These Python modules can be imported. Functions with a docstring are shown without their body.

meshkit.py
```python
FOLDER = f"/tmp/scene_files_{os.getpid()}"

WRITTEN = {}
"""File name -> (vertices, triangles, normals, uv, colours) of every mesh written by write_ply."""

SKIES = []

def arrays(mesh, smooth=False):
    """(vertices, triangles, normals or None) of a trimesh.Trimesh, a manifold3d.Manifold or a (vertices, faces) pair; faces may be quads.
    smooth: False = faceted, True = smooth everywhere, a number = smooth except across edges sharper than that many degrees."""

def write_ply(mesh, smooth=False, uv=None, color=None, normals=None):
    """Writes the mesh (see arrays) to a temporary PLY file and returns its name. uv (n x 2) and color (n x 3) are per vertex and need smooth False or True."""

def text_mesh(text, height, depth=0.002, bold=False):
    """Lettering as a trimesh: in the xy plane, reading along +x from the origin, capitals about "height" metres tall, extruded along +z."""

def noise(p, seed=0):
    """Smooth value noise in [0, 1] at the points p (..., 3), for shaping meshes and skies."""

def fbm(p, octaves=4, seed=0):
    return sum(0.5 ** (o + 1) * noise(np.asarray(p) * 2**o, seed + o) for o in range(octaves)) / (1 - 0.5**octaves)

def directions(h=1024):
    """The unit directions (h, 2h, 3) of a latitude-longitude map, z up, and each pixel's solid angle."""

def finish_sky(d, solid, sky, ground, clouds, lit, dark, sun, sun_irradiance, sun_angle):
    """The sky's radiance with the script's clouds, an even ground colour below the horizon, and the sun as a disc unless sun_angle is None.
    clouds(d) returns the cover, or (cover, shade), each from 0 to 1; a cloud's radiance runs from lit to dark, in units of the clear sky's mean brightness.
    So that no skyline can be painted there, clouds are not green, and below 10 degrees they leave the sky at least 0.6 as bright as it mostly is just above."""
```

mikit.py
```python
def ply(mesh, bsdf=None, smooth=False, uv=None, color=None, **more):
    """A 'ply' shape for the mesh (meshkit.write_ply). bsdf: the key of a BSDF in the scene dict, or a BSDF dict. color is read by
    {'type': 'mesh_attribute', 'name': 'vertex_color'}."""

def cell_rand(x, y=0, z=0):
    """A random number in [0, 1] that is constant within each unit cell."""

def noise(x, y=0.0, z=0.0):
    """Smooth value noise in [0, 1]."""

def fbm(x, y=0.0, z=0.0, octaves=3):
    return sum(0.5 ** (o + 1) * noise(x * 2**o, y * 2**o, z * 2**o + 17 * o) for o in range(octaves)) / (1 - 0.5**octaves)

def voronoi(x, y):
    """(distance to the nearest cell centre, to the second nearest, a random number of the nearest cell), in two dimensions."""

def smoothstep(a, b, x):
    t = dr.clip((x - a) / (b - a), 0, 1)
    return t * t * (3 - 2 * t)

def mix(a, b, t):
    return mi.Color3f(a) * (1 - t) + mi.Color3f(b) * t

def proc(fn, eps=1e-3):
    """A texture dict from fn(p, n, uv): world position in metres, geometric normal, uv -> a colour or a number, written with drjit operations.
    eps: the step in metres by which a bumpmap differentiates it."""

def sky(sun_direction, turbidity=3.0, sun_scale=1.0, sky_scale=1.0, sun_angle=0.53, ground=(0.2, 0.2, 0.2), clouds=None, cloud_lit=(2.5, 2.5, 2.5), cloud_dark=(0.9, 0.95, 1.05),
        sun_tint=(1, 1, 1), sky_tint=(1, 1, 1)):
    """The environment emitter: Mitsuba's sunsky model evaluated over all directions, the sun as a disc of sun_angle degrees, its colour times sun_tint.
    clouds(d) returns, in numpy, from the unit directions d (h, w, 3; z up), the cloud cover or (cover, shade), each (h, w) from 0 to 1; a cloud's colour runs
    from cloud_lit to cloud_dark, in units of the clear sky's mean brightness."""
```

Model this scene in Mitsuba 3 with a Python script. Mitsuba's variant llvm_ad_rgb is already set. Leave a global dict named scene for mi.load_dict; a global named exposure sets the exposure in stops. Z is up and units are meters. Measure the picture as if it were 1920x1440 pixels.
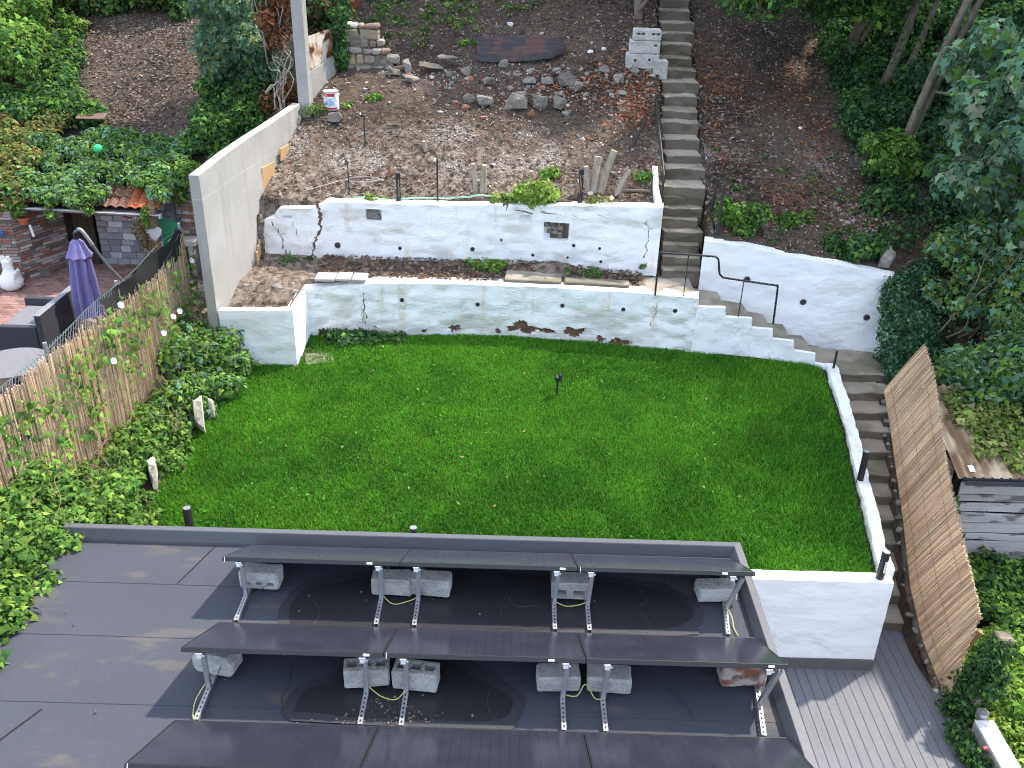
import math, random
import numpy as np, trimesh, manifold3d, drjit as dr, mitsuba as mi
import mikit, meshkit
from mikit import proc, fbm, noise, voronoi, cell_rand, smoothstep, mix
from shapely.geometry import Polygon
from shapely import affinity

# ---------------------------------------------------------------- camera, sky, exposure
scene, labels = {'type': 'scene'}, {}
T = mi.ScalarTransform4f
scene['camera'] = {'type': 'perspective', 'fov': 58.79, 'fov_axis': 'x', 'near_clip': 0.1, 'far_clip': 400.0,
                   'to_world': T().look_at(origin=[0, 0, 6.179], target=[0.0017, 0.8885, 5.7201], up=[-0.0289, 0.4585, 0.8882])}
SUN = (0.308, 0.235, 0.57)


def thin_cloud(d):
    # broken bright cloud over the whole sky, clear near the sun
    c = meshkit.fbm(d * 2.2 + 3.0, 4, 9)
    s = np.asarray(SUN) / np.linalg.norm(SUN)
    return np.clip((c - 0.30) / 0.35, 0, 1) * np.clip((0.995 - d @ s) / 0.03, 0, 1), np.clip((c - 0.5) / 0.5, 0, 1)


scene['sky'] = mikit.sky(SUN, turbidity=3, sun_scale=0.43, sky_scale=1.0, sun_angle=1.6, sun_tint=(0.94, 1.0, 1.10), clouds=thin_cloud, cloud_lit=(1.74, 1.83, 1.97), cloud_dark=(1.0, 1.04, 1.12))
exposure = 3.55

# ---------------------------------------------------------------- helpers
rs = np.random.RandomState(7)
random.seed(7)
PI = math.pi


def numbered(k):
    if k not in scene and k not in labels:
        return k
    i = 1
    while f'{k}_{i:03d}' in scene or f'{k}_{i:03d}' in labels:
        i += 1
    return f'{k}_{i:03d}'


def thing(name, label, cat, group=None):
    k = numbered(name)
    labels[k] = {'label': label, 'category': cat}
    if group:
        labels[k]['group'] = group
    return k


def part(parent, name, mesh, m, smooth=False, label=None, kind=None, color=None, copy=None):
    k = numbered(parent + '__' + name)
    scene[k] = mikit.ply(mesh, m, smooth=smooth, color=color)
    d = {}
    if label:
        d['label'] = label
    if kind:
        d['kind'] = kind
    if d:
        labels[k] = d
    return k


def solo(name, mesh, m, label, cat=None, group=None, kind=None, smooth=False, color=None):
    k = numbered(name)
    scene[k] = mikit.ply(mesh, m, smooth=smooth, color=color)
    labels[k] = {'label': label}
    if cat:
        labels[k]['category'] = cat
    if group:
        labels[k]['group'] = group
    if kind:
        labels[k]['kind'] = kind
    return k


def rotm(rx=0, ry=0, rz=0):
    return trimesh.transformations.euler_matrix(rx, ry, rz, 'sxyz')


def mv(m, loc=(0, 0, 0), rx=0, ry=0, rz=0):
    m = m.copy()
    m.apply_transform(rotm(rx, ry, rz))
    m.apply_translation(loc)
    return m


def cat(*ms):
    ms = [x for a in ms for x in (a if isinstance(a, (list, tuple)) else [a])]
    return trimesh.util.concatenate(ms)


def bbox(sx, sy, sz, b=0.005):
    """box centred at the origin with chamfered edges"""
    h = np.array([sx, sy, sz]) / 2
    p = []
    for s in np.ndindex(2, 2, 2):
        g = np.array(s) * 2 - 1
        for a in range(3):
            q = h - b
            q[a] = h[a]
            p.append(g * q)
    return trimesh.convex.convex_hull(np.array(p))


def bx(x0, x1, y0, y1, z0, z1, b=0.005):
    m = bbox(x1 - x0, y1 - y0, z1 - z0, b)
    m.apply_translation([(x0 + x1) / 2, (y0 + y1) / 2, (z0 + z1) / 2])
    return m


def tube(pts, r, sides=8, caps=True):
    p = np.asarray(pts, float)
    n = len(p)
    r = np.broadcast_to(r, (n,))
    t = np.gradient(p, axis=0)
    t /= np.linalg.norm(t, axis=1, keepdims=True) + 1e-12
    ref = np.array([0, 0, 1.0]) if abs(t[:, 2]).mean() < 0.8 else np.array([1.0, 0, 0])
    a = np.cross(t, ref)
    a /= np.linalg.norm(a, axis=1, keepdims=True) + 1e-12
    b = np.cross(t, a)
    ang = np.arange(sides) * 2 * PI / sides
    v = p[:, None] + r[:, None, None] * (np.cos(ang)[None, :, None] * a[:, None] + np.sin(ang)[None, :, None] * b[:, None])
    i, j = np.meshgrid(np.arange(n - 1), np.arange(sides), indexing='ij')
    k = (j + 1) % sides
    q = np.stack([i * sides + j, (i + 1) * sides + j, (i + 1) * sides + k, i * sides + k], -1).reshape(-1, 4)
    f = np.vstack([q[:, [0, 1, 2]], q[:, [0, 2, 3]]])
    v = v.reshape(-1, 3)
    if caps:
        c0, c1 = len(v), len(v) + 1
        v = np.vstack([v, p[0], p[-1]])
        js = np.arange(sides)
        f = np.vstack([f, np.stack([js * 0 + c0, js, (js + 1) % sides], 1), np.stack([js * 0 + c1, (n - 1) * sides + (js + 1) % sides, (n - 1) * sides + js], 1)])
    return trimesh.Trimesh(v, f, process=False)


def smoothpath(pts, n=6):
    """Catmull-Rom through the points"""
    p = np.asarray(pts, float)
    p = np.vstack([2 * p[0] - p[1], p, 2 * p[-1] - p[-2]])
    out = []
    for i in range(1, len(p) - 2):
        for t in np.linspace(0, 1, n, endpoint=False):
            out.append(0.5 * (2 * p[i] + (p[i + 1] - p[i - 1]) * t + (2 * p[i - 1] - 5 * p[i] + 4 * p[i + 1] - p[i + 2]) * t * t + (-p[i - 1] + 3 * p[i] - 3 * p[i + 1] + p[i + 2]) * t ** 3))
    return np.vstack(out + [p[-2]])


def grid(xs, ys, fn):
    X, Y = np.meshgrid(xs, ys)
    Z = fn(X, Y)
    v = np.stack([X, Y, Z], -1).reshape(-1, 3)
    nx, ny = len(xs), len(ys)
    i, j = np.meshgrid(np.arange(ny - 1), np.arange(nx - 1), indexing='ij')
    a = (i * nx + j).ravel()
    f = np.vstack([np.stack([a, a + 1, a + nx + 1], 1), np.stack([a, a + nx + 1, a + nx], 1)])
    return trimesh.Trimesh(v, f, process=False)


def lattice(V):
    """closed-free sheet from an (n, m, 3) array"""
    n, m = V.shape[:2]
    i, j = np.meshgrid(np.arange(n - 1), np.arange(m - 1), indexing='ij')
    a = (i * m + j).ravel()
    f = np.vstack([np.stack([a, a + 1, a + m + 1], 1), np.stack([a, a + m + 1, a + m], 1)])
    return trimesh.Trimesh(V.reshape(-1, 3), f, process=False)


def nz(p, s, seed=0, oct=3):
    return meshkit.fbm(np.asarray(p) * s, oct, seed) - 0.5


def rock(sx, sy, sz, seed, sub=2, rough=0.22, flat=0.0):
    r = np.random.RandomState(seed)
    q = r.randn(11 if sub < 2 else 18, 3)
    q /= np.linalg.norm(q, axis=1, keepdims=True)
    q = np.sign(q) * np.abs(q) ** 0.6 * r.uniform(.75, 1.1, (len(q), 1))
    m = trimesh.convex.convex_hull(q / np.abs(q).max(0))
    for _ in range(max(0, sub)):
        m = m.subdivide()
    v = m.vertices
    if sub > 1:
        v = v + rough * 0.55 * np.stack([nz(v, 2.2, seed + 5 + k) for k in range(3)], 1)
    return trimesh.Trimesh(v * np.array([sx, sy, sz]) / 2, m.faces, process=False)


def mani(m):
    return manifold3d.Manifold(manifold3d.Mesh(np.asarray(m.vertices, np.float32), np.asarray(m.faces, np.uint32)))


def unmani(m):
    q = m.to_mesh()
    return trimesh.Trimesh(q.vert_properties[:, :3], q.tri_verts, process=False)


def ss(a, b, x):
    t = np.clip((x - a) / (b - a), 0, 1)
    return t * t * (3 - 2 * t)


# ---------------------------------------------------------------- materials
def C3(r, g, b):
    return {'type': 'rgb', 'value': [r, g, b]}


def mat(key, col, rough=0.7, metal=0.0, spec=0.4, two=True, bump=None, bscale=1.0, **kw):
    b = {'type': 'principled', 'base_color': C3(*col) if isinstance(col, tuple) else col, 'roughness': rough, 'metallic': metal, 'specular': spec, **kw}
    if bump is not None:
        b = {'type': 'bumpmap', 'arbitrary': bump, 'scale': bscale, 'bsdf': b}
    scene[key] = {'type': 'twosided', 'bsdf': b} if two else b


VC = {'type': 'mesh_attribute', 'name': 'vertex_color'}
mat('m_vc', VC, 0.8, spec=0.25)
mat('m_vc_gloss', VC, 0.35, spec=0.5)


def f_grain(p, n, uv):
    return fbm(p.x * 55, p.y * 55, p.z * 55, 3)


def f_rough(p, n, uv):
    return fbm(p.x * 9, p.y * 9, p.z * 9, 5)


mat('m_vc_rough', VC, 0.9, spec=0.2, bump=proc(f_rough, 4e-3), bscale=0.03)
scene['m_leaf'] = {'type': 'principledthin', 'base_color': VC, 'roughness': 0.5, 'diff_trans': 0.7, 'spec_trans': 0.0, 'eta': 1.35}


def f_paint(p, n, uv):
    big = fbm(p.x * 0.9, p.y * 0.9, p.z * 1.3, 3)
    fine = fbm(p.x * 14, p.y * 14, p.z * 14, 3)
    c = mix((0.80, 0.83, 0.86), (0.87, 0.88, 0.90), big)
    # rust-brown run marks below weep holes: narrow in x, long in z
    run = fbm(p.x * 5.5, 3.0, p.z * 0.5, 3)
    c = mix(c, (0.66, 0.55, 0.40), 0.6 * smoothstep(0.57, 0.78, run) * smoothstep(0.3, 0.7, fine + 0.1))
    dirt = fbm(p.x * 2.3 + 9, p.y * 2.3, p.z * 4.0, 4)
    c = mix(c, (0.52, 0.50, 0.44), 0.65 * smoothstep(0.51, 0.74, dirt))
    # damp, greyed foot of the lower wall, with a ragged upper limit
    foot = smoothstep(-0.30, -0.55, p.z + 0.5 * (fbm(p.x * 1.6, 2.0, p.z * 2, 4) - 0.5)) * smoothstep(14.9, 15.05, p.y) * smoothstep(2.6, 2.0, p.x)
    c = mix(c, (0.60, 0.585, 0.53), 0.7 * foot * smoothstep(0.25, 0.6, fbm(p.x * 7, p.y * 7, p.z * 12, 3)))
    flake = fbm(p.x * 20 + 3, p.y * 20, p.z * 34, 3)
    c = mix(c, (0.38, 0.34, 0.28), 0.6 * smoothstep(0.70, 0.80, flake) * smoothstep(0.45, 0.62, dirt))
    return c


def f_paintb(p, n, uv):
    course = noise(p.x * 2.6, p.y * 2.6, p.z * 8.5)
    return 0.5 * fbm(p.x * 4, p.y * 4, p.z * 7, 4) + 0.4 * course + 0.22 * fbm(p.x * 22, p.y * 22, p.z * 40, 3)


mat('m_paint', proc(f_paint), 0.75, spec=0.3, bump=proc(f_paintb, 4e-3), bscale=0.075)


def f_render(p, n, uv):
    # newer, smoother coat of white on the rendered walls
    big = fbm(p.x * 0.8, p.y * 0.8, p.z * 1.1, 4)
    c = mix((0.79, 0.82, 0.85), (0.87, 0.88, 0.90), big)
    return mix(c, (0.62, 0.60, 0.55), 0.40 * smoothstep(0.50, 0.76, fbm(p.x * 1.7 + 2, p.y * 1.7, p.z * 2.6, 5)))


def f_renderb(p, n, uv):
    return fbm(p.x * 1.7, p.y * 1.7, p.z * 2.4, 4) + 0.12 * fbm(p.x * 20, p.y * 20, p.z * 20, 3)


mat('m_render', proc(f_render), 0.7, spec=0.3, bump=proc(f_renderb, 4e-3), bscale=0.10)


def f_conc(p, n, uv):
    a = fbm(p.x * 1.6, p.y * 1.6, p.z * 1.6, 4)
    b = fbm(p.x * 26, p.y * 26, p.z * 26, 2)
    c = mix((0.29, 0.285, 0.27), (0.46, 0.45, 0.43), a * 0.75 + b * 0.25)
    c = mix(c, (0.23, 0.225, 0.21), 0.35 * smoothstep(0.5, 0.75, fbm(p.y * 5.0 + p.x * 5, 1.0, p.z * 0.5, 4)) * smoothstep(0.3, 0.6, a))
    line = smoothstep(0.012, 0.0, dr.abs(p.z - 2.0 - 0.02 * noise(p.y * 4)))
    return mix(c, (0.56, 0.55, 0.52), 0.5 * line)


mat('m_conc', proc(f_conc), 0.85, spec=0.2, bump=proc(f_grain, 2e-3), bscale=0.006)


def f_step(p, n, uv):
    a = fbm(p.x * 3.1, p.y * 3.1, p.z * 3.1, 4)
    b = fbm(p.x * 30, p.y * 30, p.z * 30, 2)
    c = mix((0.175, 0.152, 0.122), (0.370, 0.332, 0.278), a * 0.8 + b * 0.3)
    moss = fbm(p.x * 2.2 + 5, p.y * 2.2, p.z * 5, 3)
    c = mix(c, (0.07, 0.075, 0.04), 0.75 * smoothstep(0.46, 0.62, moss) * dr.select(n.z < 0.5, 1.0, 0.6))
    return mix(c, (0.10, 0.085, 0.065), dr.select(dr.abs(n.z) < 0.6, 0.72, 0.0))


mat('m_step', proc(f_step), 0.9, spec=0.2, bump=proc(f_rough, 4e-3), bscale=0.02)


def f_dirt(p, n, uv):
    a = fbm(p.x * 0.7, p.y * 0.7, 0, 4)
    b = fbm(p.x * 11, p.y * 11, p.z * 3, 3)
    c = fbm(p.x * 47, p.y * 47, p.z * 20, 2)
    col = mix((0.036, 0.029, 0.024), (0.115, 0.092, 0.073), smoothstep(0.28, 0.72, 0.45 * a + 0.35 * b + 0.2 * c))
    # drier, paler crumbly soil in the low part of the garden
    dry = smoothstep(19.0, 17.0, p.y + 1.6 * (a - 0.5)) * smoothstep(2.6, 0.0, p.x) * smoothstep(-5.6, -4.8, p.x)
    col = mix(col, (0.35, 0.29, 0.24), 0.7 * dry * smoothstep(0.3, 0.7, b * 0.6 + c * 0.4))
    ash = smoothstep(0.56, 0.72, fbm(p.x * 1.1 + 4.3, p.y * 1.1 + 1.7, 0, 3)) * smoothstep(0.42, 0.6, c) * smoothstep(16.9, 17.6, p.y) * smoothstep(19.4, 18.2, p.y)
    col = mix(col, (0.36, 0.35, 0.33), 0.7 * ash)
    return mix(col, (0.15, 0.085, 0.06), 0.4 * smoothstep(0.58, 0.70, fbm(p.x * 16 + 7, p.y * 16, 2, 2)))


mat('m_dirt', proc(f_dirt), 0.95, spec=0.1, bump=proc(f_rough, 5e-3), bscale=0.10)
mat('m_soil', (0.035, 0.045, 0.018), 0.95, spec=0.1)


def f_memb(p, n, uv):
    a = fbm(p.x * 0.9, p.y * 0.9, 0, 4)
    b = fbm(p.x * 90, p.y * 90, 0, 2)
    c = mix((0.047, 0.052, 0.070), (0.078, 0.085, 0.108), a * 0.6 + b * 0.4)
    d = fbm(p.x * 2.1 + 3, p.y * 5 + 1, 0, 4)
    return mix(c, (0.13, 0.115, 0.095), 0.5 * smoothstep(0.60, 0.80, d))


mat('m_memb', proc(f_memb), 0.8, spec=0.3, bump=proc(f_grain, 2e-3), bscale=0.004)
mat('m_seam', (0.028, 0.028, 0.03), 0.9)
mat('m_capmetal', (0.095, 0.10, 0.115), 0.5, spec=0.5)


def f_deck(p, n, uv):
    g = fbm(p.x * 60, p.y * 1.5, 0, 3)
    a = fbm(p.x * 2, p.y * 2, 4, 3)
    return mix((0.124, 0.128, 0.145), (0.180, 0.185, 0.206), 0.6 * g + 0.4 * a + 0.10 * (cell_rand(p.x * 7.69) - 0.5))


mat('m_deck', proc(f_deck), 0.7, spec=0.3)


def f_cell(p, n, uv):
    # printed cell grid behind the glass: fine pale busbars, darker gaps
    lx = dr.abs(p.x * 12.8 - dr.floor(p.x * 12.8) - 0.5)
    ly = dr.abs(p.y * 14.0 - dr.floor(p.y * 14.0) - 0.5)
    fx = dr.abs(p.x * 115 - dr.floor(p.x * 115) - 0.5)
    c = mix((0.020, 0.022, 0.035), (0.028, 0.031, 0.046), noise(p.x * 6, p.y * 6))
    c = mix(c, (0.045, 0.044, 0.052), 0.25 * smoothstep(0.40, 0.48, fx))
    return mix(c, (0.016, 0.015, 0.020), smoothstep(0.455, 0.485, dr.maximum(lx, ly)))


mat('m_cell', proc(f_cell), 0.16, spec=0.5, clearcoat=1.0, clearcoat_gloss=0.95)
mat('m_black', (0.017, 0.018, 0.022), 0.45, spec=0.5)
mat('m_matblack', (0.012, 0.012, 0.013), 0.8)
mat('m_galv', (0.55, 0.56, 0.58), 0.42, metal=0.75)
mat('m_white', (0.80, 0.80, 0.80), 0.5)
mat('m_yg', (0.50, 0.55, 0.18), 0.5)
mat('m_wet', (0.033, 0.033, 0.038), 0.3, spec=0.4)


def f_block(p, n, uv):
    a = fbm(p.x * 7, p.y * 7, p.z * 7, 3)
    b = fbm(p.x * 70, p.y * 70, p.z * 70, 2)
    return mix((0.27, 0.265, 0.245), (0.60, 0.59, 0.56), smoothstep(0.15, 0.80, 0.5 * a + 0.5 * b))


mat('m_block', proc(f_block), 0.95, spec=0.15, bump=proc(f_grain, 2e-3), bscale=0.012)


def f_brickb(p, n, uv):
    return mix((0.24, 0.10, 0.065), (0.50, 0.42, 0.37), smoothstep(0.40, 0.60, fbm(p.x * 9, p.y * 9, p.z * 9, 4)))


mat('m_redblock', proc(f_brickb), 0.9, spec=0.2)


def f_bark(p, n, uv):
    a = fbm(p.x * 14, p.y * 14, p.z * 4, 4)
    return mix((0.075, 0.062, 0.048), (0.27, 0.23, 0.18), a)


mat('m_bark', proc(f_bark), 0.95, spec=0.1, bump=proc(f_rough, 4e-3), bscale=0.03)
mat('m_cut', (0.62, 0.50, 0.34), 0.8)


def f_wood(p, n, uv):
    g = fbm(p.x * 2.2, p.y * 5, p.z * 38, 4)
    k = fbm(p.x * 4 + 3, p.y * 4, p.z * 9, 3)
    c = mix((0.34, 0.33, 0.33), (0.54, 0.53, 0.53), g)
    c = mix(c, (0.30, 0.285, 0.28), 0.45 * smoothstep(0.45, 0.7, noise(p.x * 0.7, 2.0, p.z * 5.6)))
    return mix(c, (0.10, 0.085, 0.08), 0.75 * smoothstep(0.56, 0.68, k))


mat('m_wood', proc(f_wood), 0.85, spec=0.2)
mat('m_ply', (0.50, 0.33, 0.17), 0.7)
mat('m_post', (0.30, 0.215, 0.15), 0.8)


def f_rust(p, n, uv):
    a = fbm(p.x * 7, p.y * 7, p.z * 2.0, 4)
    b = fbm(p.x * 3 + 5, p.y * 3, p.z * 5, 3)
    c = mix((0.60, 0.56, 0.48), (0.30, 0.115, 0.035), smoothstep(0.44, 0.60, 0.6 * a + 0.4 * b))
    return mix(c, (0.10, 0.035, 0.02), smoothstep(0.56, 0.66, b))


mat('m_rust', proc(f_rust), 0.75)


def f_rust2(p, n, uv):
    b = fbm(p.x * 3.2 + 5, p.y * 3.2, p.z * 3, 3)
    return mix((0.045, 0.044, 0.05), (0.115, 0.06, 0.05), smoothstep(0.45, 0.60, b))


mat('m_rustdark', proc(f_rust2), 0.6)
mat('m_rustred', (0.19, 0.05, 0.025), 0.7)
mat('m_tile', (0.42, 0.14, 0.07), 0.8)
mat('m_pave', VC, 0.9)
mat('m_zinc', (0.36, 0.37, 0.39), 0.45, metal=0.6)
mat('m_rattan', (0.045, 0.047, 0.058), 0.6)
mat('m_cushion', (0.17, 0.17, 0.19), 0.9)
mat('m_purple', (0.22, 0.19, 0.40), 0.85, spec=0.2)
mat('m_greenplastic', (0.01, 0.25, 0.10), 0.4)
mat('m_redplastic', (0.45, 0.03, 0.04), 0.4)
mat('m_yellow', (0.75, 0.50, 0.03), 0.4)
mat('m_bluep', (0.04, 0.09, 0.30), 0.4)
mat('m_aqua', (0.12, 0.45, 0.50), 0.5)
mat('m_hose', (0.30, 0.52, 0.36), 0.5)
mat('m_tin', (0.50, 0.51, 0.53), 0.35, metal=0.8)
mat('m_greywhite', (0.62, 0.63, 0.66), 0.45)
mat('m_glow', (0.75, 0.75, 0.72), 0.3)


# ================================================================ the setting: ground, lawn, beds, deck, patio
def xwall(y):
    """line of the garden's left boundary"""
    return np.interp(y, [14.1, 16.5, 19, 26], [-5.10, -4.92, -4.47, -3.45])


def hmain(x, y):
    return 1.40 + .035 * np.clip(x, -6, 3) + .43 * (y - 16.4)


def hright(x, y):
    return .93 - .06 * np.clip(x - 3.4, 0, 6) + .43 * (y - 15.75)


def hleft(x, y):
    return -.9 + ss(18.9, 20, y) * 2.2 + np.clip(y - 20, 0, 99) * .43 + 0.25 * np.exp(-((x + 8.6) ** 2 + (y - 23.2) ** 2) / 5)


def ground(x, y):
    x, y = np.asarray(x, float), np.asarray(y, float)
    m, r, l = hmain(x, y), hright(x, y), hleft(x, y)
    h = m + (r - m) * ss(2.9, 3.9, x)
    w = xwall(y)
    h = h + (l - h) * ss(w + 0.02, w - 0.25, x)
    return h


def ground_n(x, y):
    p = np.stack([x, y, 0 * np.asarray(x)], -1)
    return ground(x, y) + 0.16 * nz(p, 0.55, 3, 3) + 0.07 * nz(p, 3.0, 4, 3) + 0.022 * nz(p, 13, 5, 2)


def terrain_h(X, Y):
    h = ground_n(X, Y)
    # cut: nothing of the slope stands in front of the retaining walls
    front = np.where(X < 3.0, np.interp(X, [.4, 2.6], [16.5, 16.2]), 16.02 - .203 * (X - 3.45))
    sunk = np.where(X < xwall(Y) - 0.1, -9, np.where(Y < front, h - (Y < front) * 9, h))
    h = np.where(X < xwall(Y) - 0.1, h, np.maximum(np.where(Y < front, -1.4, h), -1.4))
    # the bed of the stairs is a little lower than the treads
    s = np.clip((Y - 16.0) / 7.2, 0, 1.2)
    xc, hw = 3.15 + 0.07 * (Y - 16.5), 0.40
    h = np.where((np.abs(X - xc) < hw) & (Y > 15.7), h - 0.30, h)
    h = np.where((X > 2.68) & (X < 3.58) & (Y > 15.3) & (Y < 17.3), np.minimum(h, -.05 + (Y - 15.98) * .99), h)
    # falls away to the neighbour's yard on the far right
    h = np.where((X > 6.85) & (Y < 15.9), np.minimum(h, -2.9 + ss(11.6, 15.9, Y) * 3.6), h)
    return h


solo('hillside', cat(grid(np.arange(-17, 13.01, 0.085), np.arange(14.0, 30.0, 0.085), terrain_h)), 'm_dirt',
     'bare brown sloping ground with leaf litter and rubble', kind='structure', smooth=True)
solo('far_hillside', grid(np.arange(-60, 60.1, 1.0), np.arange(29.5, 70, 1.0), lambda X, Y: 1.4 + .43 * (Y - 16.4) - 0.25 + 0.4 * nz(np.stack([X, Y, 0 * X], -1), .3)), 'm_dirt',
     'dark wooded slope further up the hill', kind='structure', smooth=True)

# ground below everything, down to the neighbours' levels
solo('ground', grid(np.r_[-60, -20, np.arange(-14, 14.1, 1), 20, 60], np.r_[-40, -10, np.arange(0, 30.1, 1)], lambda X, Y: -3.0 + 0 * X - 0.4 * ((X > -5) & (X < 5))), 'm_dirt',
     'lower ground beyond and below the garden', kind='structure')


def lawn_h(x, y):
    x, y = np.asarray(x, float), np.asarray(y, float)
    return -.85 + .09 * (y - 14.5) + 0.05 * nz(np.stack([x, y, 0 * x], -1), 0.7, 11, 2)


def lawn_back(x):
    return np.interp(x, [-4.8, -3.85, -3.8, -2.5, -1, .4, 2.3, 4.2, 5.6], [14.35, 14.4, 15.2, 15.3, 15.35, 15.35, 15.12, 14.8, 14.62])


def curb_x(y):
    return np.interp(y, [9.2, 9.8, 11.2, 12.9, 14.6], [4.80, 4.90, 5.12, 5.40, 5.60])


def lawn_left(y):
    return np.interp(y, [9.3, 10.4, 11.1, 11.9, 12.7, 14.2], [-4.75, -4.9, -4.95, -4.75, -4.75, -4.6])


n_, m_ = 90, 120
V = np.zeros((n_, m_, 3))
u = np.linspace(0, 1, m_)
for i_, t_ in enumerate(np.linspace(0, 1, n_)):
    xs_ = -5.0 + u * 10.6
    yb = lawn_back(xs_) + 0.12
    ys_ = 9.25 + t_ * (yb - 9.25)
    xl, xr = -6.0, curb_x(ys_) + 0.05
    X_ = xl + u * (xr - xl)
    ys_ = 9.25 + t_ * (lawn_back(X_) + 0.12 - 9.25)
    V[i_, :, 0], V[i_, :, 1], V[i_, :, 2] = X_, ys_, lawn_h(X_, ys_) - 0.012
solo('lawn', lattice(V), 'm_soil', 'dark soil of the green lawn', kind='structure', smooth=True)


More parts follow.
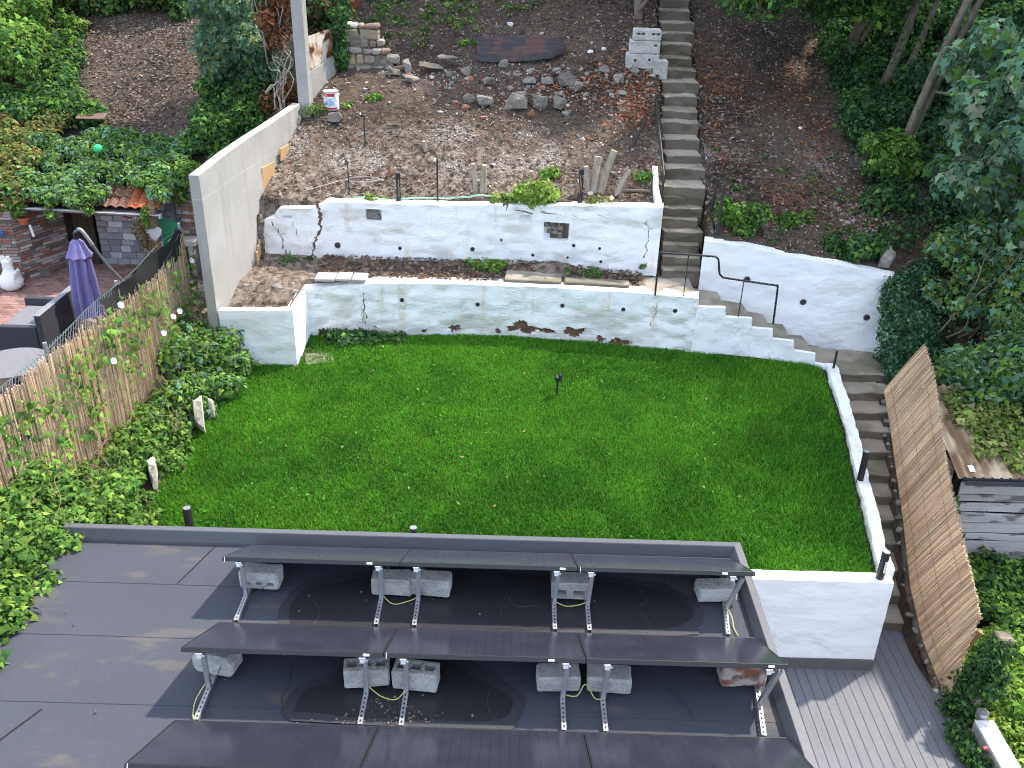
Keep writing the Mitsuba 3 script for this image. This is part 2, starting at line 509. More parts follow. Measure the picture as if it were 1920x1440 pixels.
def blades(n, seed):
    r = np.random.RandomState(seed)
    x = r.uniform(-5.0, 5.65, n)
    y = r.uniform(9.3, 15.4, n)
    ok = (y < lawn_back(x) + 0.03 * r.randn(n)) & (x < curb_x(y) - 0.09 + 0.03 * r.randn(n)) & (x > lawn_left(y) - .1)
    # thin, worn strip beside the planter's corner
    bare = np.exp(-(((x + 3.55) / .33) ** 2 + ((y - 14.55) / .38) ** 2))
    ok &= r.rand(n) > 0.95 * bare
    x, y = x[ok], y[ok]
    n = len(x)
    p = np.stack([x, y, 0 * x], 1)
    big = nz(p, 0.8, 21, 3)
    med = nz(p, 3.2, 22, 3)
    rough = ss(-1.5, 2.5, x) * ss(13.5, 12.5, y) * 0.8 + ss(2.0, 4.2, x) * 0.5    # longer, coarser grass on the right and in front
    L = (0.040 + 0.026 * r.rand(n)) * (1 + 0.75 * rough * r.rand(n) + 0.9 * np.clip(med, 0, 1))
    w = 0.0038 + 0.0034 * r.rand(n)
    az = r.uniform(0, 2 * PI, n)
    lean = (0.25 + 0.6 * r.rand(n)) * L
    d = np.stack([np.cos(az), np.sin(az), 0 * az], 1)
    s = np.stack([-np.sin(az), np.cos(az), 0 * az], 1)
    b = np.stack([x, y, lawn_h(x, y) - .01], 1)
    mid = b + d * (0.35 * lean)[:, None] + np.array([0, 0, 1]) * (0.62 * L)[:, None]
    tip = b + d * lean[:, None] + np.array([0, 0, 1]) * L[:, None]
    v = np.stack([b - s * w[:, None], b + s * w[:, None], mid + s * 0.8 * w[:, None], mid - s * 0.8 * w[:, None], tip], 1).reshape(-1, 3)
    k = np.arange(n)[:, None] * 5
    f = np.vstack([k + [0, 1, 2], k + [0, 2, 3], k + [3, 2, 4]])
    t = np.clip(0.55 + 1.3 * big + 0.8 * med + 0.2 * r.randn(n), 0, 1)[:, None]
    c = np.array([0.045, 0.185, 0.022]) * (1 - t) + np.array([0.130, 0.375, 0.034]) * t
    yel = (r.rand(n) < 0.03)[:, None]
    c = np.where(yel, np.array([0.30, 0.33, 0.07]), c) * (0.62 + 0.75 * r.rand(n))[:, None]
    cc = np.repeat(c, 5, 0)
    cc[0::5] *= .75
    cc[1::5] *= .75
    return trimesh.Trimesh(v, f, process=False), cc


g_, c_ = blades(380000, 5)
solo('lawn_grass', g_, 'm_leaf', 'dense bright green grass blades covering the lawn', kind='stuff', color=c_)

# terrace bed between the two long white walls
solo('terrace_soil', grid(np.arange(-5.1, 2.75, 0.04), np.arange(14.25, 16.5, 0.04),
     lambda X, Y: np.where((X < -3.78), np.where(Y < 15.2, -.05 + .25 * ss(14.4, 15.3, Y), .22), .20) + .14 * ss(15.7, 16.4, Y) + 0.16 * np.exp(-((X - .75) / .35) ** 2 - ((Y - 16.05) / .28) ** 2)
     - 1.4 * ((Y < 15.44) & (X > -3.75)) + 0.07 * nz(np.stack([X, Y, 0 * X], -1), 4, 31, 3)), 'm_dirt',
     'narrow strip of dark soil between the two long white walls', kind='structure', smooth=True)

# deck: each board a piece
zd = -2.70
xb = 2.62
labels['deck'] = {'label': 'grey composite decking of long narrow boards beside the flat roof', 'kind': 'structure'}
i_ = 0
bmesh = {}
while xb < 5.80:
    y1 = 9.55 if xb < 4.95 else 10.06
    key = (y1,)
    if key not in bmesh:
        bmesh[key] = bx(0, 0.124, 4.0, y1, -0.025, 0, 0.003)
    part('deck', 'board', mv(bmesh[key], (xb, 0, zd)), 'm_deck')
    xb += 0.130
solo('deck_base', bx(2.58, 5.84, 3.9, 10.1, zd - .2, zd - .04), 'm_matblack', 'dark void under the deck boards', kind='structure')

# neighbour's patio on the left, of red-brown pavers
labels['patio'] = {'label': 'reddish brown brick paved patio of the left neighbour', 'kind': 'structure'}
r_ = np.random.RandomState(3)
pv, pc = [], []
cnt = 0
for iy in range(46):
    for ix in range(26):
        x0 = -11.6 + ix * 0.205 + (0.1 if iy % 2 else 0)
        y0 = 14.2 + iy * 0.105
        if x0 > -6.2:
            continue
        col = np.array([0.22, 0.12, 0.10]) * (0.7 + 0.6 * r_.rand()) + 0.06 * r_.rand()
        b = bx(x0, x0 + .197, y0, y0 + .097, -1.0, -.9 + .006 * r_.rand(), .004)
        if y0 > 16.4 and -9.8 < x0 < -6.9 and cnt < 290:
            part('patio', 'paver', b, 'm_pave', color=np.tile(col, (len(b.vertices), 1)))
            cnt += 1
        else:
            pv.append(b)
            pc.append(np.tile(col, (len(b.vertices), 1)))
part('patio', 'pavers', cat(pv), 'm_pave', color=np.vstack(pc), kind='stuff')
solo('patio_bed', grid(np.arange(-16, -5.6, .4), np.arange(2, 19.2, .4), lambda X, Y: -.93 - .25 * ss(14.5, 13.5, Y) + 0 * X), 'm_dirt', 'soil under and around the patio', kind='structure')


# ================================================================ walls and stairs
def wall(path, base, top, th, amp=0.02, step=0.07, seed=0, nv=16, topn=0.012, batter=0.0):
    """closed wall mesh along a path of (x, y); base and top are heights at those points, the thickness goes to the left of the path's back"""
    path = np.asarray(path, float)
    s = np.r_[0, np.cumsum(np.linalg.norm(np.diff(path, axis=0), axis=1))]
    n = max(2, int(s[-1] / step))
    q = np.linspace(0, s[-1], n)
    x, y = np.interp(q, s, path[:, 0]), np.interp(q, s, path[:, 1])
    zb, zt = np.interp(q, s, np.broadcast_to(base, len(s))), np.interp(q, s, np.broadcast_to(top, len(s)))
    tx, ty = np.gradient(x), np.gradient(y)
    l = np.hypot(tx, ty)
    nx, ny = -ty / l, tx / l            # towards the back
    rows = []
    for t in np.linspace(0, 1, nv):
        rows.append((0 + batter * t, t))
    for d in (0.02, 0.5, 0.98):
        rows.append((batter + (1 - batter / max(th, 1e-6)) * d * th if d else 0, 1.0))
    rows += [(th, 1.0), (th, 0.5), (th, 0.0)]
    P = np.zeros((n, len(rows), 3))
    for k, (d, t) in enumerate(rows):
        P[:, k] = np.stack([x + nx * d, y + ny * d, zb + t * (zt - zb)], 1)
    flat = P.reshape(-1, 3)
    nn = nz(flat, 1.7, seed, 2) * 1.2 + nz(flat, 6.5, seed + 1, 3) * 1.0
    dn = (amp * 2 * nn).reshape(n, len(rows))
    P[:, :, 0] -= nx[:, None] * dn
    P[:, :, 1] -= ny[:, None] * dn
    topw = (np.array([r[1] for r in rows]) == 1.0)
    P[:, :, 2] += topw[None] * (topn * 2 * nz(flat, 5, seed + 2, 3)).reshape(n, len(rows))
    m = len(rows)
    i, j = np.meshgrid(np.arange(n - 1), np.arange(m), indexing='ij')
    jj = (j + 1) % m
    a, b, c, d = i * m + j, (i + 1) * m + j, (i + 1) * m + jj, i * m + jj
    f = np.vstack([np.stack([a, b, c], -1).reshape(-1, 3), np.stack([a, c, d], -1).reshape(-1, 3)])
    v = P.reshape(-1, 3)
    c0, c1 = len(v), len(v) + 1
    v = np.vstack([v, P[0].mean(0), P[-1].mean(0)])
    js = np.arange(m)
    f = np.vstack([f, np.stack([js * 0 + c0, js, (js + 1) % m], 1), np.stack([js * 0 + c1, (n - 1) * m + (js + 1) % m, (n - 1) * m + js], 1)])
    w = trimesh.Trimesh(v, f, process=False)
    if w.volume < 0:
        w.invert()
    return w


def carve(w, cuts):
    m = mani(w)
    for c in cuts:
        m = m - (mani(c) if isinstance(c, trimesh.Trimesh) else c)
    return unmani(m)


def crack(pts, w, y0, y1, seed):
    """thin jagged cutter through the front of a wall, drawn in x, z"""
    r = np.random.RandomState(seed)
    p = []
    pts = np.asarray(pts, float)
    for a, b in zip(pts[:-1], pts[1:]):
        for t in np.linspace(0, 1, 5, endpoint=False):
            p.append(a + (b - a) * t + 0.022 * r.randn(2))
    p = np.array(p + [pts[-1]])
    ww = w * (0.45 + 1.1 * r.rand(len(p)))
    poly = Polygon(np.vstack([p - np.c_[ww, 0 * ww] / 2, (p + np.c_[ww, 0 * ww] / 2)[::-1]])).buffer(0.001)
    CRACKS.append(prism_xz(poly.buffer(.004), y1 - .035, y1 + .02))
    return prism_xz(poly, y0, y1)


CRACKS = []


def prism_xz(poly, y0, y1):
    """polygon in x, z extruded from y0 to y1"""
    polys = getattr(poly, 'geoms', [poly])
    out = []
    for g in polys:
        m = trimesh.creation.extrude_polygon(g, y1 - y0, engine='earcut')
        v = m.vertices.copy()
        m.vertices = np.stack([v[:, 0], y0 + (y1 - y0) - v[:, 2], v[:, 1]], 1)
        if m.volume < 0:
            m.invert()
        out.append(m)
    return cat(out)


def blob(cx, cz, w, h, seed, n=26, jag=0.35):
    r = np.random.RandomState(seed)
    a = np.arange(n) * 2 * PI / n
    k = r.uniform(-1, 1, n)
    k = 1 + jag * (k + np.roll(k, 1) + np.roll(k, -1)) * .62
    return Polygon(np.stack([cx + w / 2 * k * np.cos(a), cz + h / 2 * k * np.sin(a)], 1)).buffer(0)


def cyl_y(x, z, r, y0, y1, n=16):
    a = np.arange(n) * 2 * PI / n
    return prism_xz(Polygon(np.stack([x + r * np.cos(a), z + r * np.sin(a)], 1)), y0, y1)


def pipe(parent, x, y, z, r, name='drain_pipe'):
    ring = cyl_y(x, z, r, y - .004, y + .10).difference(cyl_y(x, z, r * .8, y - .1, y + .3)) if False else None
    a = np.linspace(0, 2 * PI, 17)[:-1]
    o = np.stack([x + r * np.cos(a), 0 * a, z + r * np.sin(a)], 1)
    i = np.stack([x + r * .8 * np.cos(a), 0 * a, z + r * .8 * np.sin(a)], 1)
    rows = np.stack([o + [0, y + .06, 0], o + [0, y - .006, 0], i + [0, y - .006, 0], i + [0, y + .06, 0], i * [.02, 0, .02] + np.array([x, 0, z]) * .98 + [0, y + .06, 0]], 0)
    rows = np.concatenate([rows, rows[:, :1]], 1)
    part(parent, name, lattice(rows), 'm_pipe')


mat('m_pipe', (0.10, 0.10, 0.10), 0.6)
mat('m_rubble', (0.16, 0.095, 0.065), 0.95, bump=proc(f_rough, 4e-3), bscale=0.09)
mat('m_band', (0.115, 0.108, 0.115), 0.85)

# --- lower retaining wall behind the lawn
LW = [(-3.78, 15.18), (-2.5, 15.27), (-1.08, 15.35), (.4, 15.33), (2.3, 15.14), (3.28, 14.98)]
lw = thing('lower_retaining_wall', 'long low white painted wall directly behind the lawn with peeling brown patches', 'wall')
w = wall(LW, -1.15, [.12, .24, .24, .24, .25, .25], .34, .030, .05, 1, 22)
wy = lambda x: float(np.interp(x, [p[0] for p in LW], [p[1] for p in LW]))
pipes = [(-2.01, -.08), (-.64, -.14), (.9, -.09), (1.99, -.08), (2.9, -.03)]
patches = [(.20, -.55, .50, .26, 1), (.62, -.60, .42, .13, 2), (1.12, -.58, .42, .20, 3), (1.98, -.74, .34, .16, 4), (-1.07, -.63, .22, .15, 5), (-.25, -.66, .10, .10, 6), (-1.62, -.68, .10, .09, 7),
           (1.62, -.70, .16, .14, 8), (-3.42, -.72, .22, .16, 9), (-2.55, -.10, .30, .10, 10), (-3.5, -.03, .16, .10, 11), (-2.72, -.40, .08, .26, 12)]
cuts = [cyl_y(x, z, .042, wy(x) - .1, wy(x) + .08) for x, z in pipes]
cuts += [prism_xz(blob(x, z, a, b, s, 40, .42), wy(x) - .1, wy(x) + .055) for x, z, a, b, s in patches]
cuts += [crack([(-2.68, .05), (-2.70, -.2), (-2.66, -.45)], .02, 15.1, 15.32, 4), crack([(2.55, .1), (2.6, -.1), (2.50, -.35)], .012, 15.0, 15.17, 5)]
w = carve(w, cuts)
part(lw, 'masonry', w, 'm_paint', smooth=40)
part(lw, 'crack_lining', cat(CRACKS), 'm_rubble', kind='stuff')
CRACKS.clear()
for x, z in pipes:
    pipe(lw, x, wy(x), z, .036)
for x, z, a, b, s in patches[:9]:
    rr_ = np.random.RandomState(s + 300)
    g = [mv(bbox(a * 1.1, .02, b * 1.15, .004), (x, wy(x) + .062, z))]
    for q in range(int(10 + 120 * a * b)):
        t_ = rr_.uniform(0, 2 * PI)
        u_ = math.sqrt(rr_.rand())
        sz = rr_.uniform(.03, .085)
        g.append(mv(rock(sz * 1.4, sz * .7, sz, s * 50 + q, 1), (x + .5 * a * u_ * math.cos(t_), wy(x) + .045 + .012 * rr_.randn(), z + .5 * b * u_ * math.sin(t_)), ry=rr_.rand()))
    g = cat(g)
    part(lw, 'exposed_rubble', g, 'm_rubble', label='patch of bare brown rubble where the paint and plaster have fallen off')
# capping slabs on the left of that wall
for k, (x0, x1, lift) in enumerate(((-3.56, -3.2, .02), (-3.18, -2.92, .035), (-2.90, -2.64, .03))):
    part(lw, 'coping_slab', mv(bx(x0, x1, 15.24, 15.60, .235 + lift, .285 + lift, .008), (0, 0, 0)), 'm_slab')
mat('m_slab', proc(f_conc), 0.9)
for x0, x1, y0, y1, z in ((-.15, .88, 15.5, 15.95, .27), (.93, 2.1, 15.42, 15.66, .275)):
    solo('paving_slab', mv(bbox(x1 - x0, y1 - y0, .07, .015), ((x0 + x1) / 2, (y0 + y1) / 2, z), rx=.02, rz=-.08), 'm_step',
         'worn tan stone slab, ' + ('left one of two' if x0 < 0 else 'right one of two') + ' lying on the bed above the lower white wall', 'slab')
# broken top course at the left end
r_ = np.random.RandomState(12)
for k in range(9):
    x = -4.75 + k * .13 + .03 * r_.randn()
    m = mv(rock(.19, .15, .10, 60 + k, 2, .15), (x, 15.22 + .08 * r_.randn(), .16 + .02 * r_.randn()), rz=r_.rand())
    part(lw, 'loose_stone', m, 'm_stone', smooth=30)


def f_stone(p, n, uv):
    a = fbm(p.x * 2.2, p.y * 2.2, p.z * 2.2, 2)
    b = fbm(p.x * 15, p.y * 15, p.z * 15, 3)
    c = mix((0.13, 0.115, 0.098), (0.33, 0.31, 0.285), smoothstep(0.2, 0.8, 0.5 * a + 0.5 * b))
    return mix(c, (0.10, 0.085, 0.03), 0.6 * smoothstep(0.58, 0.72, fbm(p.x * 3 + 8, p.y * 3, p.z * 3, 3)) * smoothstep(0.2, 0.8, n.z))


mat('m_stone', proc(f_stone), 0.92, spec=0.15, bump=proc(f_rough, 4e-3), bscale=0.03)

# --- white planter corner at the lawn's left
pb = thing('planter_wall', 'short clean white painted corner wall at the back left of the lawn', 'wall')
part(pb, 'front_face', wall([(-4.95, 14.08), (-3.70, 14.10)], -1.2, [.13, .17], .15, .006, .06, 41, 14), 'm_render', smooth=40)
part(pb, 'side_face', wall([(-3.70, 14.252), (-3.70, 15.22)], -1.2, [.165, .13], .13, .006, .06, 42, 14), 'm_render', smooth=40)
solo('corner_slab', mv(bbox(.5, .45, .05, .01), (-3.38, 14.42, -.875), rz=.3), 'm_step', 'small bare concrete slab in the grass at the foot of the white planter corner', 'slab')

# --- upper retaining wall
UW = [(-4.72, 16.40), (-3.77, 16.30), (-1.14, 16.27), (.37, 16.30), (2.655, 16.0)]
uw = thing('upper_retaining_wall', 'upper white painted wall with cracks and square openings holding back the bare garden', 'wall')
uy = lambda x: float(np.interp(x, [p[0] for p in UW], [p[1] for p in UW]))
w = wall([(-4.72, 16.40), (-4.45, 16.37), (-4.40, 16.37), (-3.77, 16.30), (-3.6, 16.3), (-3.5, 16.3), (-1.14, 16.27), (.37, 16.30), (2.655, 16.0)], -.1, [.98, 1.12, 1.24, 1.27, 1.32, 1.40, 1.42, 1.46, 1.57], .30, .030, .05, 3, 22)
up = [(-3.315, .58, .055), (-2.145, .56, .032), (-.784, .585, .04), (1.10, .74, .03), (1.58, .72, .026), (.35, .50, .028), (1.62, .47, .026), (1.0, .50, .022), (-.25, .78, .02)]
cuts = [cyl_y(x, z, r * 1.12, uy(x) - .1, uy(x) + .08) for x, z, r in up]
bxs = [(-2.76, -2.46, 1.07, 1.30, .16), (.535, 1.005, .80, 1.155, .22), (.08, .30, 1.13, 1.27, .12), (-4.60, -4.42, 1.055, 1.115, .14), (-4.31, -4.14, 1.055, 1.115, .14)]
for x0, x1, z0, z1, d in bxs:
    yy = uy((x0 + x1) / 2)
    cuts.append(prism_xz(Polygon([(x0, z0), (x1, z0), (x1, z1), (x0, z1)]).buffer(-.02).buffer(.02), yy - .15, yy + d))
cuts += [crack([(-3.66, 1.42), (-3.63, 1.18), (-3.62, .95), (-3.64, .80), (-3.75, .64), (-3.76, .5), (-3.84, .30), (-3.83, .12)], .045, 16.1, 16.37, 1),
         prism_xz(blob(-3.56, 1.16, .16, .2, 9), 16.1, 16.36), crack([(-4.50, .98), (-4.44, .80), (-4.36, .70), (-4.33, .5), (-4.31, .3)], .022, 16.1, 16.42, 2),
         crack([(-4.16, 1.0), (-4.1, .86), (-4.05, .72)], .008, 16.1, 16.38, 3), crack([(2.38, 1.30), (2.44, 1.16), (2.45, .9), (2.40, .6)], .012, 15.9, 16.08, 6),
         crack([(-.12, 1.36), (.6, 1.325), (1.3, 1.31), (2.3, 1.34)], .02, 16.0, 16.30, 7), crack([(-.20, 1.46), (-.17, 1.35)], .02, 16.1, 16.33, 8)]
w = carve(w, cuts)
part(uw, 'masonry', w, 'm_paint', smooth=40)
part(uw, 'crack_lining', cat(CRACKS), 'm_rubble', kind='stuff')
CRACKS.clear()
for x, z, r in up:
    pipe(uw, x, uy(x), z, r)
# rubble showing inside the two square openings
for x0, x1, z0, z1, d in bxs[:2]:
    ms = []
    for k in range(16):
        ms.append(mv(rock(.11, .09, .09, 200 + k), (x0 + .04 + (x1 - x0) * .62 * r_.rand(), uy((x0 + x1) / 2) + d - .03, z0 + .03 + (z1 - z0 - .07) * r_.rand())))
    part(uw, 'rubble_fill', cat(ms), 'm_stone', smooth=30, kind='stuff')
part(uw, 'return_wall', wall([(2.655, 16.02), (2.66, 16.8), (2.74, 17.9)], .1, [1.57, 1.74, 2.06], .10, .006, .06, 44, 10), 'm_paint', smooth=40)
part(uw, 'broken_end', cat([mv(rock(.22, .25, .20, 90 + k), (-4.78 + .04 * r_.randn(), 16.44 + .04 * r_.randn(), .12 + .075 * k)) for k in range(13)]), 'm_dirt', smooth=30, label='crumbled dark earth and roots at the wall\'s left end')

# --- white wall right of the side stairs
rw = thing('side_retaining_wall', 'smooth white wall on the right behind the side stairs with round drain holes', 'wall')
RW = [(3.44, 15.86), (5.0, 15.56), (6.95, 15.14)]
ry = lambda x: float(np.interp(x, [p[0] for p in RW], [p[1] for p in RW]))
rp = [(4.271, .36), (5.30, .03), (6.42, -.14)]
w = wall([(3.44, 15.86), (4.1, 15.73), (5.0, 15.56), (6.0, 15.35), (6.75, 15.18), (6.95, 15.14)], -1.1, [1.02, .99, .86, .77, .68, .25], .30, .012, .05, 5, 20, .02)
w = carve(w, [cyl_y(x, z, .062, ry(x) - .1, ry(x) + .08) for x, z in rp])
part(rw, 'masonry', w, 'm_render', smooth=40)
for x, z in rp:
    pipe(rw, x, ry(x), z, .056)

# --- front wall of the lawn, above the deck, and the low curb beside the lower stairs
fw = thing('front_retaining_wall', 'tall white rendered wall between the lawn and the grey deck', 'wall')
part(fw, 'masonry', wall([(-5.2, 9.14), (4.95, 9.14)], [-2.52, -2.52], [-1.245, -1.245], .22, .008, .1, 6, 18, .006, .02), 'm_render', smooth=40)
part(fw, 'base_band', bx(-5.2, 4.965, 9.125, 9.36, -2.78, -2.518, .006), 'm_band', label='dark grey band along the foot of the wall')
cb = thing('lawn_curb_wall', 'low uneven white wall along the right edge of the lawn beside the lower stairs', 'wall')
cy = np.array([9.36, 9.9, 10.5, 11.2, 11.9, 12.6, 13.3, 14.0, 14.6])
part(cb, 'masonry', wall([(float(curb_x(y)) + .0, float(y)) for y in cy[::-1]], -2.75, [lawn_h(0, y) + .10 + .03 * math.sin(5 * y) for y in cy[::-1]], .17, .03, .05, 8, 14, .03), 'm_paint', smooth=40)


def stepmesh(x0, x1, y0, y1, z, h, seed, rot=0.0):
    """rough cast-concrete step, nosing at y0"""
    b = bbox(x1 - x0, y1 - y0, h, .018)
    b = b.subdivide().subdivide().subdivide()
    v = b.vertices
    sh = np.array([seed * 3.1, 0, 0])
    d = 0.075 * np.stack([nz(v * [3, 3, 3] + sh, 1, seed), 1.0 * nz(v * [4, 4, 4] + sh, 1, seed + 1), .7 * nz(v * [4, 4, 4] + sh, 1, seed + 2)], 1)
    b.vertices = v + d + 0.022 * np.stack([nz(v * 14 + sh, 1, seed + 9 + k) for k in range(3)], 1)
    return mv(b, ((x0 + x1) / 2, (y0 + y1) / 2, z - h / 2), rz=rot)


# --- lower stairs, from the deck to the landing
ls = thing('lower_stairs', 'weathered concrete steps climbing from the deck beside the lawn', 'stairs')
ly = [14.28, 13.87, 13.47, 13.11, 12.70, 12.27, 11.88, 11.47, 11.09, 10.68, 10.29, 9.92]
for i in range(12):
    z = -.8 - i * 1.9 / 12
    xr = 6.68 - i * .038
    yb = 15.28 if i == 0 else ly[i - 1] + .08
    xl = (5.60 if i == 0 else float(curb_x(ly[i])) + .08)
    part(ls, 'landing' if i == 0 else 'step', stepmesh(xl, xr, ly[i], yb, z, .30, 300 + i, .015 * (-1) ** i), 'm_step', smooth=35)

# --- side stairs, from that landing up to the left
sd = thing('side_stairs', 'short flight of tan steps with a stepped white side, left of the landing', 'stairs')
cx = [3.277, 3.782, 4.261, 4.643, 5.028, 5.401, 5.717]
cyy = [14.99, 14.99, 14.94, 14.87, 14.78, 14.65, 14.50]
part(sd, 'landing', stepmesh(2.3, 3.277, 15.22, 16.08, .25, .25, 330), 'm_step', smooth=35)
for i in range(6):
    z = .25 - .175 * (i + 1)
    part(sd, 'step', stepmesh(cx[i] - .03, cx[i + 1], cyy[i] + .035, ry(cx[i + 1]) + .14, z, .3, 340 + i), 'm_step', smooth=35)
pts_, tops_ = [(3.262, 14.975)], [.26]
for i in range(1, 7):
    pts_ += [(cx[i - 1] + .0, cyy[i - 1] - .02), (cx[i - 1] + .012, cyy[i - 1] - .02)]
    tops_ += [.25 - .175 * (i - 1) + .012, .25 - .175 * i + .012]
pts_.append((cx[6], cyy[6] - .02))
tops_.append(.25 - .175 * 6 + .012)
part(sd, 'white_side', wall(pts_, -1.2, tops_, .09, .016, .016, 50, 18, .004), 'm_render', smooth=40)

# --- upper stairs, through the sloping garden
us = thing('upper_stairs', 'long straight flight of old concrete steps climbing through the bare garden', 'stairs')
for n in range(1, 8):
    y0 = 15.98 + (n - 1) * .18
    z = .25 + .178 * n
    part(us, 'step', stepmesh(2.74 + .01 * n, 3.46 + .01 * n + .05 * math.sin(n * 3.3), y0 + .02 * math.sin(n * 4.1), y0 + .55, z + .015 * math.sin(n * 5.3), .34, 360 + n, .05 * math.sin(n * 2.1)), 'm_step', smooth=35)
for n in range(8, 24):
    y0 = 17.10 + .45 * (n - 8)
    z = 1.68 + .2 * (n - 8)
    xc = 3.15 + .07 * (y0 - 16.5)
    hw = .36 + .03 * math.sin(n * 1.7)
    part(us, 'step', stepmesh(xc - hw + .02 * math.sin(n * 2.9), xc + hw + .03 + .03 * math.sin(n * 5.1), y0 + .04 * math.sin(n * 3.7), y0 + .62, z + .02 * math.sin(n * 4.3), .40, 380 + n, .07 * math.sin(n * 1.3 + 1)), 'm_step', smooth=35)

# --- grey concrete boundary wall and the pillar on its far end
gw = solo('boundary_wall', wall([(-4.99, 14.14), (-4.89, 15.4), (-4.79, 16.4), (-4.67, 17.4), (-4.42, 18.95)], [-.75, -.6, -.4, -.2, .9], [2.40, 2.47, 2.51, 2.54, 2.66], .17, .004, .08, 9, 14, .003), 'm_conc', 'tall plain grey concrete wall along the left side of the garden', 'wall', smooth=40)
solo('concrete_pillar', mv(bx(-.115, .115, -.12, .12, 1.7, 5.1, .012), (-4.36, 19.14, 0), rz=-.15), 'm_conc', 'pale square concrete post standing at the far end of the grey wall', 'post')
rp_ = thing('rusty_panel', 'rusty white sheet metal panel on a concrete base beside the pale post', 'panel')


def quadslab(a, b, zb0, zb1, zt0, zt1, th):
    a, b = np.array(a, float), np.array(b, float)
    t = (b - a) / np.linalg.norm(b - a)
    n = np.array([t[1], -t[0]]) * th / 2
    v = [np.r_[p + s * n, z] for s in (-1, 1) for p, z in ((a, zb0), (b, zb1), (b, zt1), (a, zt0))]
    return trimesh.convex.convex_hull(np.array(v))


part(rp_, 'sheet', quadslab((-4.36, 19.42), (-4.02, 20.5), 3.18, 3.40, 3.86, 3.93, .02), 'm_rust')
part(rp_, 'base', quadslab((-4.38, 19.42), (-3.99, 20.55), 2.2, 2.7, 3.17, 3.39, .09), 'm_conc')
solo('rust_red_sheet', quadslab((-4.29, 23.0), (-3.82, 23.15), 3.85, 4.0, 4.6, 4.6, .02), 'm_rustred', 'dark red rusty metal sheet at the top left of the garden', 'panel')
for k, (x, y, z, w_, h_, lab) in enumerate(((-4.935, 17.05, 1.66, .55, .42, 'tan plywood board leaning on the grey wall, the nearer and larger one'), (-4.775, 17.78, 1.93, .40, .24, 'tan plywood board leaning on the grey wall, the farther and smaller one'))):
    solo('plywood_board', mv(bbox(.025, w_, h_, .003), (x + .235, y, z), ry=.06, rz=-.18), 'm_ply', lab, 'board')
for k in range(3):
    solo('wooden_stake', mv(bbox(.035, .05, .38 + .08 * k, .004), (-4.76 - .01 * k, 16.0 + .12 * k, .34 + .03 * k), rx=.15 - .1 * k, ry=.06), 'm_ply', ['nearest', 'middle', 'farthest'][k] + ' of three tan wooden stakes between the grey wall and the upper white wall', 'stake', 'stakes beside the grey wall')


# ================================================================ flat roof, solar panels
he = thing('roof_extension', 'flat roofed extension covered in dark grey roofing felt with a metal edge', 'building')
part(he, 'wall', bx(-4.86, 2.50, -6, 7.98, -2.75, -.03, .01), 'm_conc')
# felt sheets, overlapping towards the camera
ed = [7.98, 7.28, 6.52, 5.70, 4.85, 3.9, 2.9, 1.5, -6]
for k in range(8):
    y1, y0 = ed[k] + (.0 if k == 0 else .09), ed[k + 1]
    g = grid(np.linspace(-4.90, 2.46, 60), np.linspace(y0, y1, 8), lambda X, Y: -.016 + .004 * (7 - k) * .5 + .010 * nz(np.stack([X, Y, 0 * X], -1), 1.3, 70, 2) + .003 * ss(y0 + .1, y0, Y))
    e = np.c_[g.vertices]
    # a thin front lip so that each overlap has an edge
    lip = lattice(np.stack([np.c_[np.linspace(-4.90, 2.46, 60), np.full(60, y0), np.interp(np.linspace(-4.9, 2.46, 60), g.vertices[:60, 0], g.vertices[:60, 2])], np.c_[np.linspace(-4.90, 2.46, 60), np.full(60, y0), np.full(60, -.03)]], 0))
    part(he, 'felt_sheet', cat(g, lip), 'm_memb', smooth=30)
for a, b in (((-3.15, 7.93), (-3.35, 7.30)), ((-3.95, 5.62), (-4.35, 4.9))):
    p0, p1 = np.array(a), np.array(b)
    t = (p1 - p0) / np.linalg.norm(p1 - p0)
    part(he, 'felt_patch_edge', mv(bbox(np.linalg.norm(p1 - p0), .012, .006, .001), (*(p0 + p1) / 2, .003), rz=math.atan2(t[1], t[0])), 'm_seam')


def parapet(pa, pb, inward):
    """metal edge trim: outer upstand, narrow flat top, sloping inner face"""
    pa, pb, q = np.array(pa, float), np.array(pb, float), np.array(inward, float)
    prof = [(0, -.32), (0, .150), (.078, .158), (.084, .150), (.125, .035), (.128, -.03)]
    rows = []
    for d, z in prof:
        rows.append([np.r_[pa + q * d * 1.0, z], np.r_[pb + q * d, z]])
    return np.array(rows)


R1 = parapet((-4.80, 8.06), (2.56, 8.06), (0, -1))
R2 = parapet((2.56, 8.06), (2.56, -6), (-1, 0))
for k in range(6):      # mitre at the corner
    d = [0, 0, .078, .084, .125, .128][k]
    R1[k, 1, 0] = 2.56 - d
    R2[k, 0, 1] = 8.06 - d
part(he, 'edge_trim', lattice(R1), 'm_capmetal')
part(he, 'edge_trim', lattice(R2), 'm_capmetal')
part(he, 'trim_corner', mv(bbox(.006, .11, .012, .002), (2.475, 7.975, .115), ry=.85, rz=.78), 'm_capmetal')

